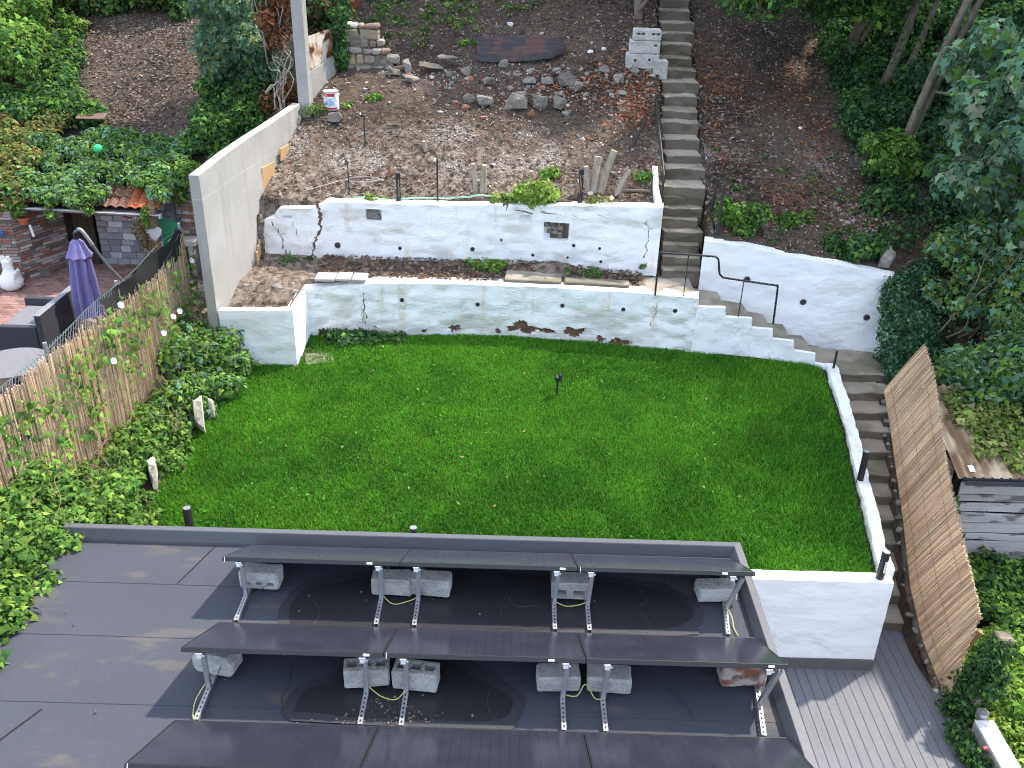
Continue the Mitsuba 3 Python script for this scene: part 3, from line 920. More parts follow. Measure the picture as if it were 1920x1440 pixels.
# wet patches left by standing water on the felt
for k, pts in enumerate(([(-2.05, 6.72), (-2.12, 7.0), (-2.0, 7.28), (-1.6, 7.42), (-1.3, 7.50), (-.3, 7.62), (.6, 7.55), (1.4, 7.45), (1.85, 7.2), (1.9, 7.0), (1.6, 6.84), (.8, 6.78), (0, 6.74), (-1, 6.72)],
                         [(-1.80, 5.66), (-1.75, 5.9), (-1.50, 6.02), (-1.3, 6.25), (-.5, 6.28), (-.25, 6.1), (.0, 5.95), (.1, 5.8), (-.05, 5.62), (-.6, 5.6), (-1.2, 5.62)])):
    pp = smoothpath(pts + pts[:1], 8)[:, :2] if False else smoothpath([(x, y, 0) for x, y in pts + pts[:1]], 8)[:, :2]
    pp = pp + .05 * np.stack([nz(np.c_[pp, 0 * pp[:, 0]], 3, 5), nz(np.c_[pp, 0 * pp[:, 0]], 3, 6)], 1)
    poly = Polygon(pp).buffer(0)
    damp = trimesh.creation.extrude_polygon(Polygon(smoothpath([(*q, 0) for q in np.array(poly.buffer(.10).simplify(.05).exterior.coords)], 3)[:, :2]).buffer(0), .003, engine='earcut').apply_translation([0, 0, .0055])
    solo('damp_patch', damp, 'm_damp', 'slightly damp dark margin round the ' + ('farther' if k == 0 else 'nearer') + ' wet patch on the felt', 'puddle')
    m = trimesh.creation.extrude_polygon(poly, .004, engine='earcut')
    m.apply_translation([0, 0, .0085])
    solo('puddle', m, 'm_wet', 'dark wet patch on the felt under the ' + ('farthest' if k == 0 else 'middle') + ' row of solar panels', 'puddle')

mat('m_damp', (0.046, 0.048, 0.058), 0.5, spec=0.35)
# --- panels: three rows of three, high edge towards the camera
tilt = math.atan2(.5054, .8686)
ROWY = [7.03, 5.808, 4.615]
WD = 1.72
rown = ['farthest', 'middle', 'nearest']
coln = ['left', 'middle', 'right']


def panel_at(x, y):
    """transform of a panel whose high front edge starts at x, y"""
    M = trimesh.transformations.rotation_matrix(-tilt, [1, 0, 0])
    M[:3, 3] = [x, y, .57]
    return M


for r in range(3):
    x0 = [-2.745, -2.738, -2.752][r]
    for c in range(3):
        Mx = panel_at(x0 + c * (WD + .006), ROWY[r])
        p = thing('solar_panel', f'black solar panel, {coln[c]} one of the {rown[r]} row on the flat roof', 'solar panel', 'solar panels on the flat roof')
        L = 1.0 if r else .94
        fr = []
        for a in ((0, WD, 0, .016), (0, WD, L - .016, L), (0, .016, .016, L - .016), (WD - .016, WD, .016, L - .016)):
            fr.append(bx(a[0], a[1], a[2], a[3], -.042, .001, .002))
        f = cat(fr)
        f.apply_transform(Mx)
        part(p, 'frame', f, 'm_black')
        g = bx(.0165, WD - .0165, .0165, L - .0165, -.006, -.0015, .0005)
        g.apply_transform(Mx)
        part(p, 'glass', g, 'm_cell')
        g = bx(.02, WD - .02, .02, L - .02, -.012, -.0075, .0005)
        g.apply_transform(Mx)
        part(p, 'back_sheet', g, 'm_matblack')
        for lx in ([1.40, .02] if (r + c) % 2 == 0 else [1.55]):
            s = bx(lx, lx + (.055 if lx > .1 else .006), -.004, -.0005, -.032 if lx > .1 else -.05, -.012 if lx > .1 else .002, .0008)
            s.apply_transform(Mx)
            part(p, 'label_sticker' if lx > .1 else 'clamp_edge', s, 'm_white')

# --- triangular mounting frames
mx = [[-2.59, -1.235, -.865, .50, .835, 2.215], [-2.585, -1.195, -.845, .54, .895, 2.275], [-2.60]]
for r in range(3):
    for k, x in enumerate(mx[r]):
        y = ROWY[r]
        skew = -.10 if (k == 5) else 0.0
        t = thing('mounting_frame', f'galvanised steel frame, number {k + 1} from the left under the {rown[r]} row of panels', 'panel mount', 'steel frames under the solar panels')
        labels[t]['label'] = f'galvanised steel frame, {["first", "second", "third", "fourth", "fifth", "rightmost"][k]} from the left under the {rown[r]} row of panels'
        # slotted base rail (an open channel, with slots)
        y0, y1 = y - .30, y + .76
        rail = [bx(-.021, -.018, y0, y1, .012, .052, .0005), bx(.018, .021, y0, y1, .012, .052, .0005)]
        rail += [bx(-.018, -.007, y0, y1, .047, .050, .0005), bx(.007, .018, y0, y1, .047, .050, .0005)]
        yy = y0
        while yy < y1 - .03:
            rail.append(bx(-.007, .007, yy, yy + .026, .047, .050, .0005))
            yy += .050
        m = cat(rail)
        m.apply_translation([0, -y, 0])
        m = mv(m, (x, y, 0), rz=skew * 1.2)
        part(t, 'base_rail', m, 'm_galv')
        m = cat(bx(-.02, -.016, -.012, .028, .05, .50, .0008), bx(.016, .02, -.012, .028, .05, .50, .0008), bx(-.016, .016, -.012, -.008, .05, .50, .0008))
        part(t, 'strut', mv(m, (x, y + .06, 0), rx=.10, ry=.04 if k != 5 else .22), 'm_galv')
        if k == 5:
            pass
        part(t, 'clamp', mv(cat(bbox(.06, .05, .016, .003), mv(bbox(.045, .02, .05, .003), (0, .0, -.02)), mv(trimesh.creation.cylinder(.012, .03, sections=10), (.03, 0, -.02), ry=PI / 2)), (x, y - .01, .515), rx=-.5), 'm_galv')
        part(t, 'top_rail', (lambda q: (q.apply_transform(trimesh.transformations.rotation_matrix(-tilt, [1, 0, 0])), q.apply_translation([x, y, .57]), q)[2])(bx(-.018, .018, .02, .80, -.085, -.046, .001)), 'm_galv')

# --- ballast blocks and their cables
BD = [(.40, .19, .19)]


def block(x, y, kind, rz, lab, dims=(.40, .19, .20), z=.052, rx=0.0):
    b = bbox(*dims, .016).subdivide().subdivide().subdivide()
    v = b.vertices
    s = abs(hash((round(x, 2), round(y, 2)))) % 997 if False else int(abs(x * 131 + y * 17)) % 997
    b.vertices = v + .018 * np.stack([nz(v, 9, s + q, 3) for q in range(3)], 1)
    m = b
    if kind == 'top3':
        m = carve(b, [bx(a - .045, a + .045, -.035, .055, .0, .2, .008) for a in (-.125, 0, .125)])
    elif kind == 'front3':
        m = carve(b, [bx(a - .035, a + .035, -.2, -.02, -.055, -.005, .012) for a in (-.12, 0, .12)])
    elif kind == 'front2':
        m = carve(b, [bx(a - .062, a + .062, -.2, .03, -.075, .02, .008) for a in (-.095, .095)])
    elif kind == 'round2':
        m = carve(b, [cyl_y(a, -.005, .042, -.2, .03, 20) for a in (-.08, .09)])
    elif kind == 'hex':
        m = unmani(mani(b) ^ mani(trimesh.convex.convex_hull(np.array([[sx * .5 * dims[0] * c1, sy * .2, sz * dims[2] * .6 * c2] for c1, c2 in ((1.05, .25), (.62, 1.0)) for sx in (-1, 1) for sy in (-1, 1) for sz in (-1, 1)]))))
    k = solo('concrete_block', mv(m, (x, y, z + dims[2] / 2), rz=rz, rx=rx), 'm_redblock' if kind == 'round2' else 'm_block', lab, 'concrete block', smooth=35)


block(-2.47, 7.27, 'front3', -.05, 'grey block with three slots in its face, leftmost under the farthest panel row')
block(-1.137, 7.23, '', -.03, 'solid grey block, left one of the touching pair under the farthest panel row')
block(-.742, 7.235, '', -.10, 'solid grey block, right one of the touching pair under the farthest panel row')
block(.66, 7.25, 'front2', -.02, 'pale hollow block with two square holes between two frames of the farthest row', (.37, .2, .21))
block(2.15, 7.28, '', .08, 'solid grey block with a broken pale corner, rightmost under the farthest panel row', (.40, .2, .16))
block(-2.56, 6.10, 'hex', -.22, 'grey block with chipped corners, leftmost under the middle panel row', (.40, .19, .22))
block(-1.204, 6.00, 'top3', .10, 'left one of two hollow grey blocks with three top slots under the middle row')
block(-.763, 5.98, 'top3', -.10, 'right one of two hollow grey blocks with three top slots under the middle row')
block(.50, 6.02, '', .06, 'solid grey block, left one of the pair right of centre under the middle row', (.38, .2, .17))
block(.955, 6.02, '', -.05, 'solid grey block, right one of the pair right of centre under the middle row', (.39, .2, .17))
block(2.17, 6.14, 'round2', .03, 'reddish block with two round holes, rightmost under the middle panel row', (.41, .2, .23))
block(-2.45, 4.87, '', .1, 'grey block under the left end of the nearest panel row')


def cable(pts, r, m, lab, name='cable', cat_='cable', group=None):
    solo(name, tube(smoothpath(pts, 8), r, 6), m, lab, cat_, group, smooth=True)


yg = [((-1.225, 7.10, .09), (-1.1, 7.02, .05), (-.95, 7.05, .07), (-.86, 7.09, .09)), ((.51, 7.09, .08), (.62, 7.05, .06), (.74, 7.06, .07), (.82, 7.09, .08)), ((-1.18, 5.87, .12), (-1.05, 5.80, .07), (-.92, 5.78, .06), (-.84, 5.86, .1)),
      ((.55, 5.87, .08), (.66, 5.84, .10), (.74, 5.92, .16), (.82, 5.84, .08), (.89, 5.86, .05)), ((2.21, 7.1, .1), (2.26, 6.98, .05), (2.26, 6.85, .02), (2.28, 6.74, .02)), ((-2.6, 5.9, .1), (-2.66, 5.75, .03), (-2.64, 5.6, .02), (-2.6, 5.5, .02))]
yl = ['between the second and third frames of the farthest row', 'across the hollow block of the farthest row', 'between the second and third frames of the middle row', 'arching between the fourth and fifth frames of the middle row',
      'beside the rightmost frame of the farthest row', 'beside the leftmost frame of the middle row']
for p, l in zip(yg, yl):
    cable(p, .0055, 'm_yg', 'thin yellow and green cable ' + l)
bl = [((-2.36, 7.16, .15), (-2.45, 7.08, .12), (-2.57, 7.0, .03)), ((-2.36, 6.1, .25), (-2.48, 6.02, .2), (-2.55, 5.9, .04)), ((-1.92, 7.1, .012), (-1.82, 6.95, .012), (-1.83, 6.78, .012), (-1.86, 6.7, .012)),
      ((1.35, 7.5, .012), (1.45, 7.25, .012), (1.35, 7.1, .012), (1.43, 6.9, .012), (1.40, 6.75, .012)), ((-.1, 6.0, .012), (-.12, 5.8, .012), (-.05, 5.65, .012), (.05, 5.58, .012)), ((-1.95, 6.2, .012), (-1.9, 6.0, .012), (-1.93, 5.8, .012), (-1.85, 5.6, .012)),
      ((.2, 7.4, .012), (.05, 7.2, .012), (.15, 7.08, .012), (.35, 7.12, .012)), ((1.5, 6.05, .012), (1.62, 5.85, .012), (1.68, 5.7, .012))]
for p, l in zip(bl, ('over the leftmost block of the farthest row', 'over the leftmost block of the middle row', 'curling on the felt left under the farthest row', 'winding on the felt right of centre under the farthest row',
                     'bent on the felt near the centre of the middle row', 'on the felt left under the middle row', 'looping on the felt near the centre of the farthest row', 'on the felt right under the middle row')):
    cable(p, .004, 'm_wire', 'thin dark wire ' + l, 'wire', 'wire')
mat('m_wire', (0.05, 0.048, 0.045), 0.6)
r_ = np.random.RandomState(8)
gr, gc = [], []
for k in range(260):
    x, y = (r_.uniform(-4.6, 2.3), r_.uniform(4.7, 7.9)) if k < 90 else ((-.95 + .22 * r_.randn(), 5.60 + .06 * r_.randn()) if k < 200 else (-.9 + .15 * r_.randn(), 5.78 + .06 * r_.randn()))
    s = .004 + .010 * r_.rand() ** 3
    m = trimesh.creation.icosphere(0)
    m.vertices = m.vertices * s + [x, y, .016]
    gr.append(m)
    gc.append(np.tile(np.array([.22, .17, .13]) * r_.uniform(.4, 1.3), (12, 1)))
solo('roof_grit', cat(gr), 'm_vc', 'scattered grit and small pebbles on the roofing felt', kind='stuff', color=np.vstack(gc))


# ================================================================ leaves
def _fan(out, cz):
    o = np.array([(x, y, z) for x, y, z in out], float)
    v = np.vstack([o, [0, .42, cz]])
    n = len(o)
    return v, np.array([[n, i, (i + 1) % n] for i in range(n)])


SHAPES = {
    'ivy': _fan([(0, 0, 0), (-.46, .16, -.05), (-.26, .48, .02), (0, 1, -.08), (.26, .48, .02), (.46, .16, -.05)], .06),
    'maple': _fan([(0, .04, 0), (-.30, .0, -.04), (-.22, .2, .02), (-.56, .34, -.08), (-.24, .5, .02), (0, 1, -.10), (.24, .5, .02), (.56, .34, -.08), (.22, .2, .02), (.30, .0, -.04)], .05),
    'oval': (np.array([(0, 0, 0), (-.27, .45, .06), (0, 1, -.06), (.27, .45, .06)], float), np.array([[0, 2, 1], [0, 3, 2]])),
    'long': (np.array([(0, 0, 0), (-.12, .4, .03), (0, 1, -.08), (.12, .4, .03)], float), np.array([[0, 2, 1], [0, 3, 2]])),
    'needle': (np.array([(0, 0, 0), (-.20, .95, .06), (-.03, .5, 0), (0, 1.1, -.03), (.03, .5, 0), (.20, .95, .06), (.34, .55, .1), (-.34, .55, .1)], float), np.array([[0, 2, 1], [2, 4, 3], [0, 5, 4], [0, 6, 4], [0, 2, 7]])),
    'chip': (np.array([(-.5, 0, 0), (.5, .1, .04), (.35, .6, 0), (-.4, .55, .06)], float), np.array([[0, 1, 2], [0, 2, 3]])),
}


def unit(a):
    return a / (np.linalg.norm(a, axis=-1, keepdims=True) + 1e-12)


def leaves(P, N, S, shape, pal, seed, tilt_=0.5, droop=0.5, jit=0.35, tint=None):
    """one mesh of leaves at points P facing N, with per-leaf colours from a palette"""
    r = np.random.RandomState(seed)
    n = len(P)
    N = unit(N + tilt_ * r.randn(n, 3))
    t = r.randn(n, 3) + np.array([0, 0, -1.0]) * droop * 1.6
    t = unit(t - N * (t * N).sum(1, keepdims=True))
    b = np.cross(t, N)
    sv, sf = SHAPES[shape]
    S = np.broadcast_to(S, (n,)) * (0.5 + 1.1 * r.rand(n) ** 1.6)
    V_ = P[:, None] + S[:, None, None] * (sv[None, :, :1] * b[:, None] + sv[None, :, 1:2] * t[:, None] + sv[None, :, 2:] * N[:, None])
    F = (np.arange(n)[:, None, None] * len(sv) + sf[None]).reshape(-1, 3)
    pal = np.asarray(pal, float)
    c = pal[r.randint(0, len(pal), n)] * (1 + jit * r.uniform(-1, 1, (n, 1)))
    if tint is not None:
        c = c * tint
    return trimesh.Trimesh(V_.reshape(-1, 3), F, process=False), np.repeat(np.clip(c, 0, 1), len(sv), 0)


def join(parts_):
    ms, cs = zip(*parts_)
    vs, fs, at = [], [], 0
    for m in ms:
        vs.append(np.asarray(m.vertices))
        fs.append(np.asarray(m.faces) + at)
        at += len(m.vertices)
    return trimesh.Trimesh(np.vstack(vs), np.vstack(fs), process=False), np.vstack(cs)


def clumps(cl, dens, S, shape, pal, seed, up=0.5, shell=0.35, **kw):
    """leaves round a list of clumps (x, y, z, r[, flatten])"""
    r = np.random.RandomState(seed)
    out = []
    for k, c in enumerate(cl):
        n = max(6, int(dens * c[3] ** 2 * 12.6))
        d = unit(r.randn(n, 3))
        rad = c[3] * (1 - shell * r.rand(n) ** 1.5 + .10 * r.randn(n))
        fl = c[4] if len(c) > 4 else .8
        P = np.array(c[:3]) + d * rad[:, None] * np.array([1, 1, fl])
        nn = d + np.array([0, 0, up])
        out.append(leaves(P, nn, S, shape, pal, seed * 31 + k, tint=np.array([1, 1, 1]) * r.uniform(.72, 1.28), **kw))
    return join(out)


def cloud(centre, rad, n, rmin, rmax, seed, cond=None):
    """random clumps through an ellipsoid"""
    r = np.random.RandomState(seed)
    out = []
    while len(out) < n:
        d = unit(r.randn(3)) * r.rand() ** (1 / 2.2)
        p = np.array(centre) + d * np.array(rad)
        if cond is None or cond(p):
            out.append((*p, r.uniform(rmin, rmax)))
    return out


GREEN = [(0.086, 0.183, 0.048), (0.119, 0.237, 0.056), (0.064, 0.15, 0.048), (0.16, 0.28, 0.064)]
DARK = [(0.046, 0.116, 0.051), (0.065, 0.143, 0.061), (0.08, 0.173, 0.07), (0.041, 0.097, 0.046)]
BRIGHT = [(0.148, 0.297, 0.051), (0.191, 0.35, 0.07), (0.113, 0.245, 0.051), (0.262, 0.384, 0.087)]
OLIVE = [(0.186, 0.24, 0.07), (0.24, 0.273, 0.087), (0.131, 0.196, 0.061), (0.35, 0.328, 0.131)]
BLUISH = [(0.14, 0.275, 0.184), (0.184, 0.334, 0.213), (0.108, 0.228, 0.153), (0.244, 0.396, 0.228)]
BROWN = [(.19, .085, .045), (.15, .07, .04), (.24, .12, .065), (.11, .055, .035)]
LITTER = [(.20, .11, .075), (.25, .135, .085), (.14, .10, .08), (.28, .21, .16), (.10, .08, .068), (.22, .185, .155), (.33, .28, .22), (.17, .14, .115)]


def twig(p0, p1, r0, r1, seed, wob=.12, n=7):
    r = np.random.RandomState(seed)
    t = np.linspace(0, 1, n)[:, None]
    p = np.array(p0) * (1 - t) + np.array(p1) * t
    L = np.linalg.norm(np.array(p1) - np.array(p0))
    p[1:-1] += wob * L * .35 * r.randn(n - 2, 3)
    return tube(smoothpath(p, 4), np.linspace(r0, r1, (n - 1) * 4 + 1), 7)


# ================================================================ things in the upper garden
def gz(x, y):
    return float(ground_n(np.array([x]), np.array([y]))[0])


# leaf litter and debris on the slope
def litter(n, xr, yr, pal, S, seed, dens=None, shape='chip', zf=None, lift=.012, kind='leaf_litter', lab=''):
    r = np.random.RandomState(seed)
    x, y = r.uniform(*xr, n), r.uniform(*yr, n)
    if dens is not None:
        k = r.rand(n) < dens(x, y)
        x, y = x[k], y[k]
    z = (zf or ground_n)(x, y) + lift + .012 * r.rand(len(x))
    g, c = leaves(np.stack([x, y, z], 1), np.tile([0, -.25, 1.0], (len(x), 1)), S, shape, pal, seed + 1, tilt_=.45, droop=.2)
    solo(kind, g, 'm_leaf' if 'litter' in kind else 'm_vc', lab, kind='stuff', color=c)


def on_slope(x, y):
    xc = 3.15 + .07 * (y - 16.5)
    front = np.where(x < 3, np.interp(x, [.4, 2.6], [16.55, 16.3]), 16.15 - .203 * (x - 3.45))
    return (x > xwall(y) + .1) & (np.abs(x - xc) > .40) & (y > front)


def d_leaf(x, y):
    p = np.stack([x, y, 0 * x], -1)
    patch = ss(-.12, .22, nz(p, .8, 51, 3))
    red = np.exp(-((x - 1.9) / .9) ** 2 - ((y - 20.2) / .9) ** 2) * 1.3 + .8 * np.exp(-((x - 4.5) / .55) ** 2 - ((y - 19.5) / 2.4) ** 2) + .6 * np.exp(-((x - 5.6) / 1.2) ** 2 - ((y - 17.3) / .7) ** 2)
    return on_slope(x, y) * np.clip(.10 + .30 * patch + red + .35 * ss(17.8, 17.0, y), 0, 1)


litter(32000, (-5, 8), (15.7, 24), LITTER, .066, 60, d_leaf, lab='scattered brown and rust red dead leaves over the sloping garden')
litter(30000, (-5, 8), (15.7, 24), [(.24, .21, .18), (.36, .32, .28), (.14, .12, .10), (.48, .45, .41)], .032, 62, lambda x, y: on_slope(x, y) * np.clip(.5 + 1.6 * nz(np.stack([x, y, 0 * x], -1), 1.1, 52, 3), .1, 1), kind='debris',
       lab='small pale chips and crumbs of soil over the sloping garden')
RUST = [(.34, .13, .07), (.42, .18, .09), (.27, .10, .06), (.38, .22, .12), (.22, .09, .06)]


def d_rust(x, y):
    p = np.stack([x, y, 0 * x], -1)
    a = np.exp(-((x - 1.75) / .85) ** 2 - ((y - 20.3) / .65) ** 2) + .9 * np.exp(-((x - 2.35) / .45) ** 2 - ((y - 19.3) / .8) ** 2) + .9 * np.exp(-((x - 4.35) / .5) ** 2 - ((y - 20.6) / 1.3) ** 2) + .7 * np.exp(-((x - 4.15) / .3) ** 2 - ((y - 18.8) / 1.3) ** 2)
    a = a + .55 * np.exp(-((x - 5.6) / .9) ** 2 - ((y - 17.0) / .6) ** 2) + .45 * np.exp(-((x - 6.0) / .5) ** 2 - ((y - 19.6) / 1.5) ** 2) + .35 * np.exp(-((x + .2) / 1.2) ** 2 - ((y - 19.8) / .4) ** 2)
    return on_slope(x, y) * np.clip(a * (.55 + 2.2 * nz(p, 1.6, 57, 3)), 0, 1)


litter(52000, (-2, 7.5), (16.2, 23), RUST, .075, 65, d_rust, shape='oval', kind='rust_leaf_litter', lab='drifts of rust red fallen leaves beside the stairs and the rubble', lift=.02)
litter(2600, (-3.6, 2.4), (15.55, 16.3), LITTER, .06, 64, None, zf=lambda x, y: .22 + .14 * ss(15.7, 16.4, y), lab='dead leaves lying on the bed between the white walls', lift=.035)
# loose stones of the slope too small to single out
r_ = np.random.RandomState(31)
st, sc = [], []
for k in range(650):
    x, y = r_.uniform(-4.6, 7.2), r_.uniform(16.4, 23)
    if k < 160:
        x, y = -1.8 + 1.6 * r_.randn(), 20.1 + .35 * r_.randn()
    elif k < 240:
        x, y = 6.3 + .35 * r_.randn(), 16.9 + .3 * r_.randn()
    if not on_slope(np.array(x), np.array(y)):
        continue
    s = .03 + .07 * r_.rand() ** 3
    m = mv(rock(s * 1.3, s, s * .8, k, 1), (x, y, gz(x, y) + .008), rz=6 * r_.rand())
    st.append(m)
    sc.append(np.tile(np.array([.36, .33, .30]) * r_.uniform(.4, 1.25), (len(m.vertices), 1)))
for k in range(150):
    x, y = -.1 + 1.1 * r_.randn(), 20.0 + .4 * r_.randn()
    if k > 90:
        x, y = 2.0 + .5 * r_.randn(), 19.9 + .5 * r_.randn()
    if not on_slope(np.array(x), np.array(y)):
        continue
    s = .06 + .10 * r_.rand() ** 2
    m = mv(rock(s * 1.5, s, s * .8, 3000 + k, 1), (x, y, gz(x, y) + .01), rz=6 * r_.rand(), rx=.5 * r_.randn())
    st.append(m)
    sc.append(np.tile((np.array([.36, .17, .11]) if k % 3 == 0 else np.array([.36, .34, .31])) * r_.uniform(.5, 1.1), (len(m.vertices), 1)))
solo('small_stones', cat(st), 'm_vc', 'small loose stones strewn over the sloping garden', kind='stuff', color=np.vstack(sc))

# named stones
def stone(x, y, sx, sy, sz, seed, lab, rz=0.0, dz=.3, ry=0.0, m='m_stone'):
    solo('stone', mv(rock(sx * .85, sy * .85, sz * .8, seed, 3, .2), (x, y, gz(x, y) + sz * dz), rz=rz, ry=ry), m, lab, 'stone', smooth=35)


stone(-1.02, 19.50, .34, .3, .28, 401, 'leftmost grey stone of the front row of rubble')
stone(-.70, 19.44, .46, .3, .28, 402, 'long grey stone, second from the left in the front row of rubble')
stone(-.10, 19.32, .66, .4, .46, 403, 'widest grey stone in the middle of the front row of rubble')
stone(.44, 19.24, .40, .34, .48, 404, 'upright rounded stone right of the widest one in the front row')
stone(.84, 19.22, .34, .3, .44, 405, 'rightmost stone of the front row, with a dark hollow beside it')
stone(1.02, 20.0, .50, .4, .40, 406, 'large bluish grey stone at the right of the second row of rubble')
stone(1.26, 19.8, .30, .3, .30, 411, 'grey stone touching the large bluish one on its right')
stone(.22, 20.1, .36, .3, .22, 407, 'pale stone in the middle of the second row of rubble')
stone(.60, 20.1, .32, .26, .20, 408, 'flat pale stone between the middle and the large one of the second row')
stone(2.12, 20.15, .32, .3, .30, 409, 'dark grey stone among the red leaves beside the block pillar')
stone(1.82, 20.45, .30, .24, .2, 410, 'mossy stone behind the dark grey one among the red leaves')
stone(-2.28, 20.2, .40, .26, .16, 412, 'pale flat slab in front of the mossy rubble heap', ry=.1)
stone(-1.95, 20.55, .75, .4, .14, 413, 'long mossy slab on the rubble heap, tilted right', ry=.14, dz=1.2)
stone(-1.55, 20.75, .6, .4, .14, 414, 'mossy slab at the right end of the rubble heap', ry=.1, dz=1.6)
stone(-2.42, 20.55, .22, .22, .42, 415, 'brown stone standing upright at the left of the rubble heap', ry=-.2)
stone(-2.70, 20.45, .40, .3, .22, 416, 'low brown stone between the ruined wall and the rubble heap')
stone(-1.50, 20.35, .16, .16, .22, 417, 'small yellow mossy stone at the right foot of the rubble heap')
stone(-1.15, 20.45, .26, .2, .26, 418, 'grey stone standing alone right of the rubble heap')
stone(-.35, 20.72, .30, .12, .26, 419, 'pointed grey stone propping up the rusty corrugated sheet')
stone(-.62, 20.1, .4, .3, .22, 420, 'tan stone above the front row, beside a scrap of red', 0)
stone(-3.72, 18.86, .36, .3, .3, 421, 'tan lump of rubble beside the paint bucket')
stone(-.75, 17.0, .18, .16, .14, 422, 'brown stone at the foot of the pair of cut stems')
stone(6.66, 15.55, .26, .26, .62, 423, 'pale weathered stone standing on the corner of the right white wall', ry=.25)
stone(2.5, 20.45, .26, .22, .26, 424, 'grey stone at the foot of the block pillar')

# ruined wall of rubble stones
rz_ = thing('ruined_wall', 'ruined wall of mortared grey and brown stones beside the rusty panel', 'wall')
r_ = np.random.RandomState(21)
z = 2.98
row = 0
while z < 3.95:
    h = .10 + .13 * r_.rand()
    x = -3.86 + .03 * r_.rand()
    xe = [-2.62, -2.66, -2.75, -2.85, -3.0, -3.2, -3.25, -3.3][min(row, 7)]
    while x < xe:
        w_ = .13 + .30 * r_.rand() ** 1.5
        col = np.array([[.30, .28, .25], [.25, .22, .19], [.20, .14, .12], [.37, .36, .34], [.32, .27, .19]][r_.randint(5)]) * r_.uniform(.8, 1.1)
        m = bbox(w_ - .008, .28, h * r_.uniform(.8, 1.12) - .008, .03).subdivide().subdivide()
        m.vertices = m.vertices + .10 * np.stack([nz(m.vertices * 5, 1, row * 40 + int(x * 99) % 37 + q) for q in range(3)], 1)
        m = mv(m, (x + w_ / 2, 20.72 + .03 * r_.randn() + .02 * row, z + h / 2), rz=.05 * r_.randn())
        k = numbered(rz_ + '__stone')
        scene[k] = mikit.ply(m, 'm_vc_rough', smooth=True, color=np.tile(col, (len(m.vertices), 1)))
        x += w_
    z += h
    row += 1
part(rz_, 'mortar', bx(-3.84, -2.75, 20.66, 20.84, 2.6, 3.36, .02), 'm_stone')
part(rz_, 'mortar_top', bx(-3.84, -3.3, 20.68, 20.84, 3.35, 3.80, .02), 'm_stone')

# pillar of old hollow blocks left of the stairs
bp = thing('block_pillar', 'stack of old whitish hollow blocks left of the stairs', 'pillar')
for k, (dx, dz, w_, h_, hol) in enumerate(((0, 0, .70, .30, 'r'), (.03, .305, .64, .26, 's'), (.06, .57, .58, .22, 't'))):
    b = bbox(w_, .42, h_, .02).subdivide().subdivide().subdivide()
    b.vertices = b.vertices + .02 * np.stack([nz(b.vertices, 6, 500 + k * 3 + q) for q in range(3)], 1)
    cuts = [cyl_y(-.15, .02, .032, -.4, -.05), cyl_y(.15, .04, .03, -.4, -.05)] if hol == 'r' else ([bx(a - .04, a + .04, -.4, -.08, .0, .05, .004) for a in (-.2, -.1, .12, .22)] if hol == 't' else [bx(.18, .26, -.4, -.08, .02, .07, .004)])
    part(bp, 'block', mv(carve(b, cuts), (2.64 + dx, 20.72, 3.30 + dz + h_ / 2), rz=.03 * k - .08), 'm_block', smooth=35)
part(bp, 'foot_block', mv(bbox(.3, .3, .4, .02), (3.02, 20.55, 3.3)), 'm_block')

# corrugated sheet, half buried
xs_, ys_ = np.linspace(-.95, 1.0, 40), np.linspace(0, .62, 49)
X, Y = np.meshgrid(xs_, ys_)
taper = np.interp(X, [-.95, -.85, .3, .7, 1.0], [.85, 1, 1, .8, .2])
yy = .31 + (Y - .31) * taper
zz = .075 * np.sin(Y / .62 * 2 * PI * 5) + .02 * np.sin(X * 3)
Vg = np.stack([X, 20.80 + yy * .92 - .05 * X, gz(0, 20.95) + .0 + yy * .75 + zz + .03 * X], -1)
solo('corrugated_sheet', cat(lattice(Vg)), 'm_rustdark', 'dark rusty corrugated metal sheet lying on the slope behind the rubble', 'metal sheet', smooth=True)

# paint bucket: a tin with a printed paper wrap
bk = thing('paint_bucket', 'white paint bucket with a red and blue label standing by the rusty panel', 'bucket')
bz, bX, bY = gz(-3.86, 19.28) - .02, -3.86, 19.28


def ring(r0, r1, z0, z1, a0=0, a1=2 * PI, n=28):
    a = np.linspace(a0, a1, n)
    return lattice(np.stack([np.c_[r1 * np.cos(a), r1 * np.sin(a), 0 * a + z1], np.c_[r0 * np.cos(a), r0 * np.sin(a), 0 * a + z0]], 0))


prof = np.array([(0.0, 0), (.150, 0), (.155, .01), (.155, .35), (.160, .352), (.160, .368), (.150, .37), (.140, .355), (.0, .352)])
part(bk, 'tin', mv(trimesh.creation.revolve(prof, sections=32), (bX, bY, bz)), 'm_white', smooth=35)
for nm, z0, z1, a0, a1, m in (('red_band', .27, .335, -2.6, -.9, 'm_redplastic'), ('lower_band', .015, .055, -2.6, -.6, 'm_redplastic'), ('lid_rim', .352, .372, 0, 2 * PI, 'm_tin')):
    part(bk, nm, mv(ring(.1575 if nm != 'lid_rim' else .163, .1575 if nm != 'lid_rim' else .163, z0, z1, a0, a1), (bX, bY, bz)), m, smooth=True)
mat('m_lightblue', (0.28, 0.52, 0.72), 0.5)
for a0, z0, z1, w_ in ((-2.2, .10, .19, .35), (-1.75, .09, .235, .4), (-1.35, .10, .18, .3)):
    part(bk, 'blue_motif', mv(ring(.1575, .1575, z0, z1, a0, a0 + w_, 8), (bX, bY, bz)), 'm_lightblue', smooth=True)
part(bk, 'white_line', mv(ring(.159, .159, .295, .308, -2.4, -1.9, 8), (bX, bY, bz)), 'm_white', smooth=True)
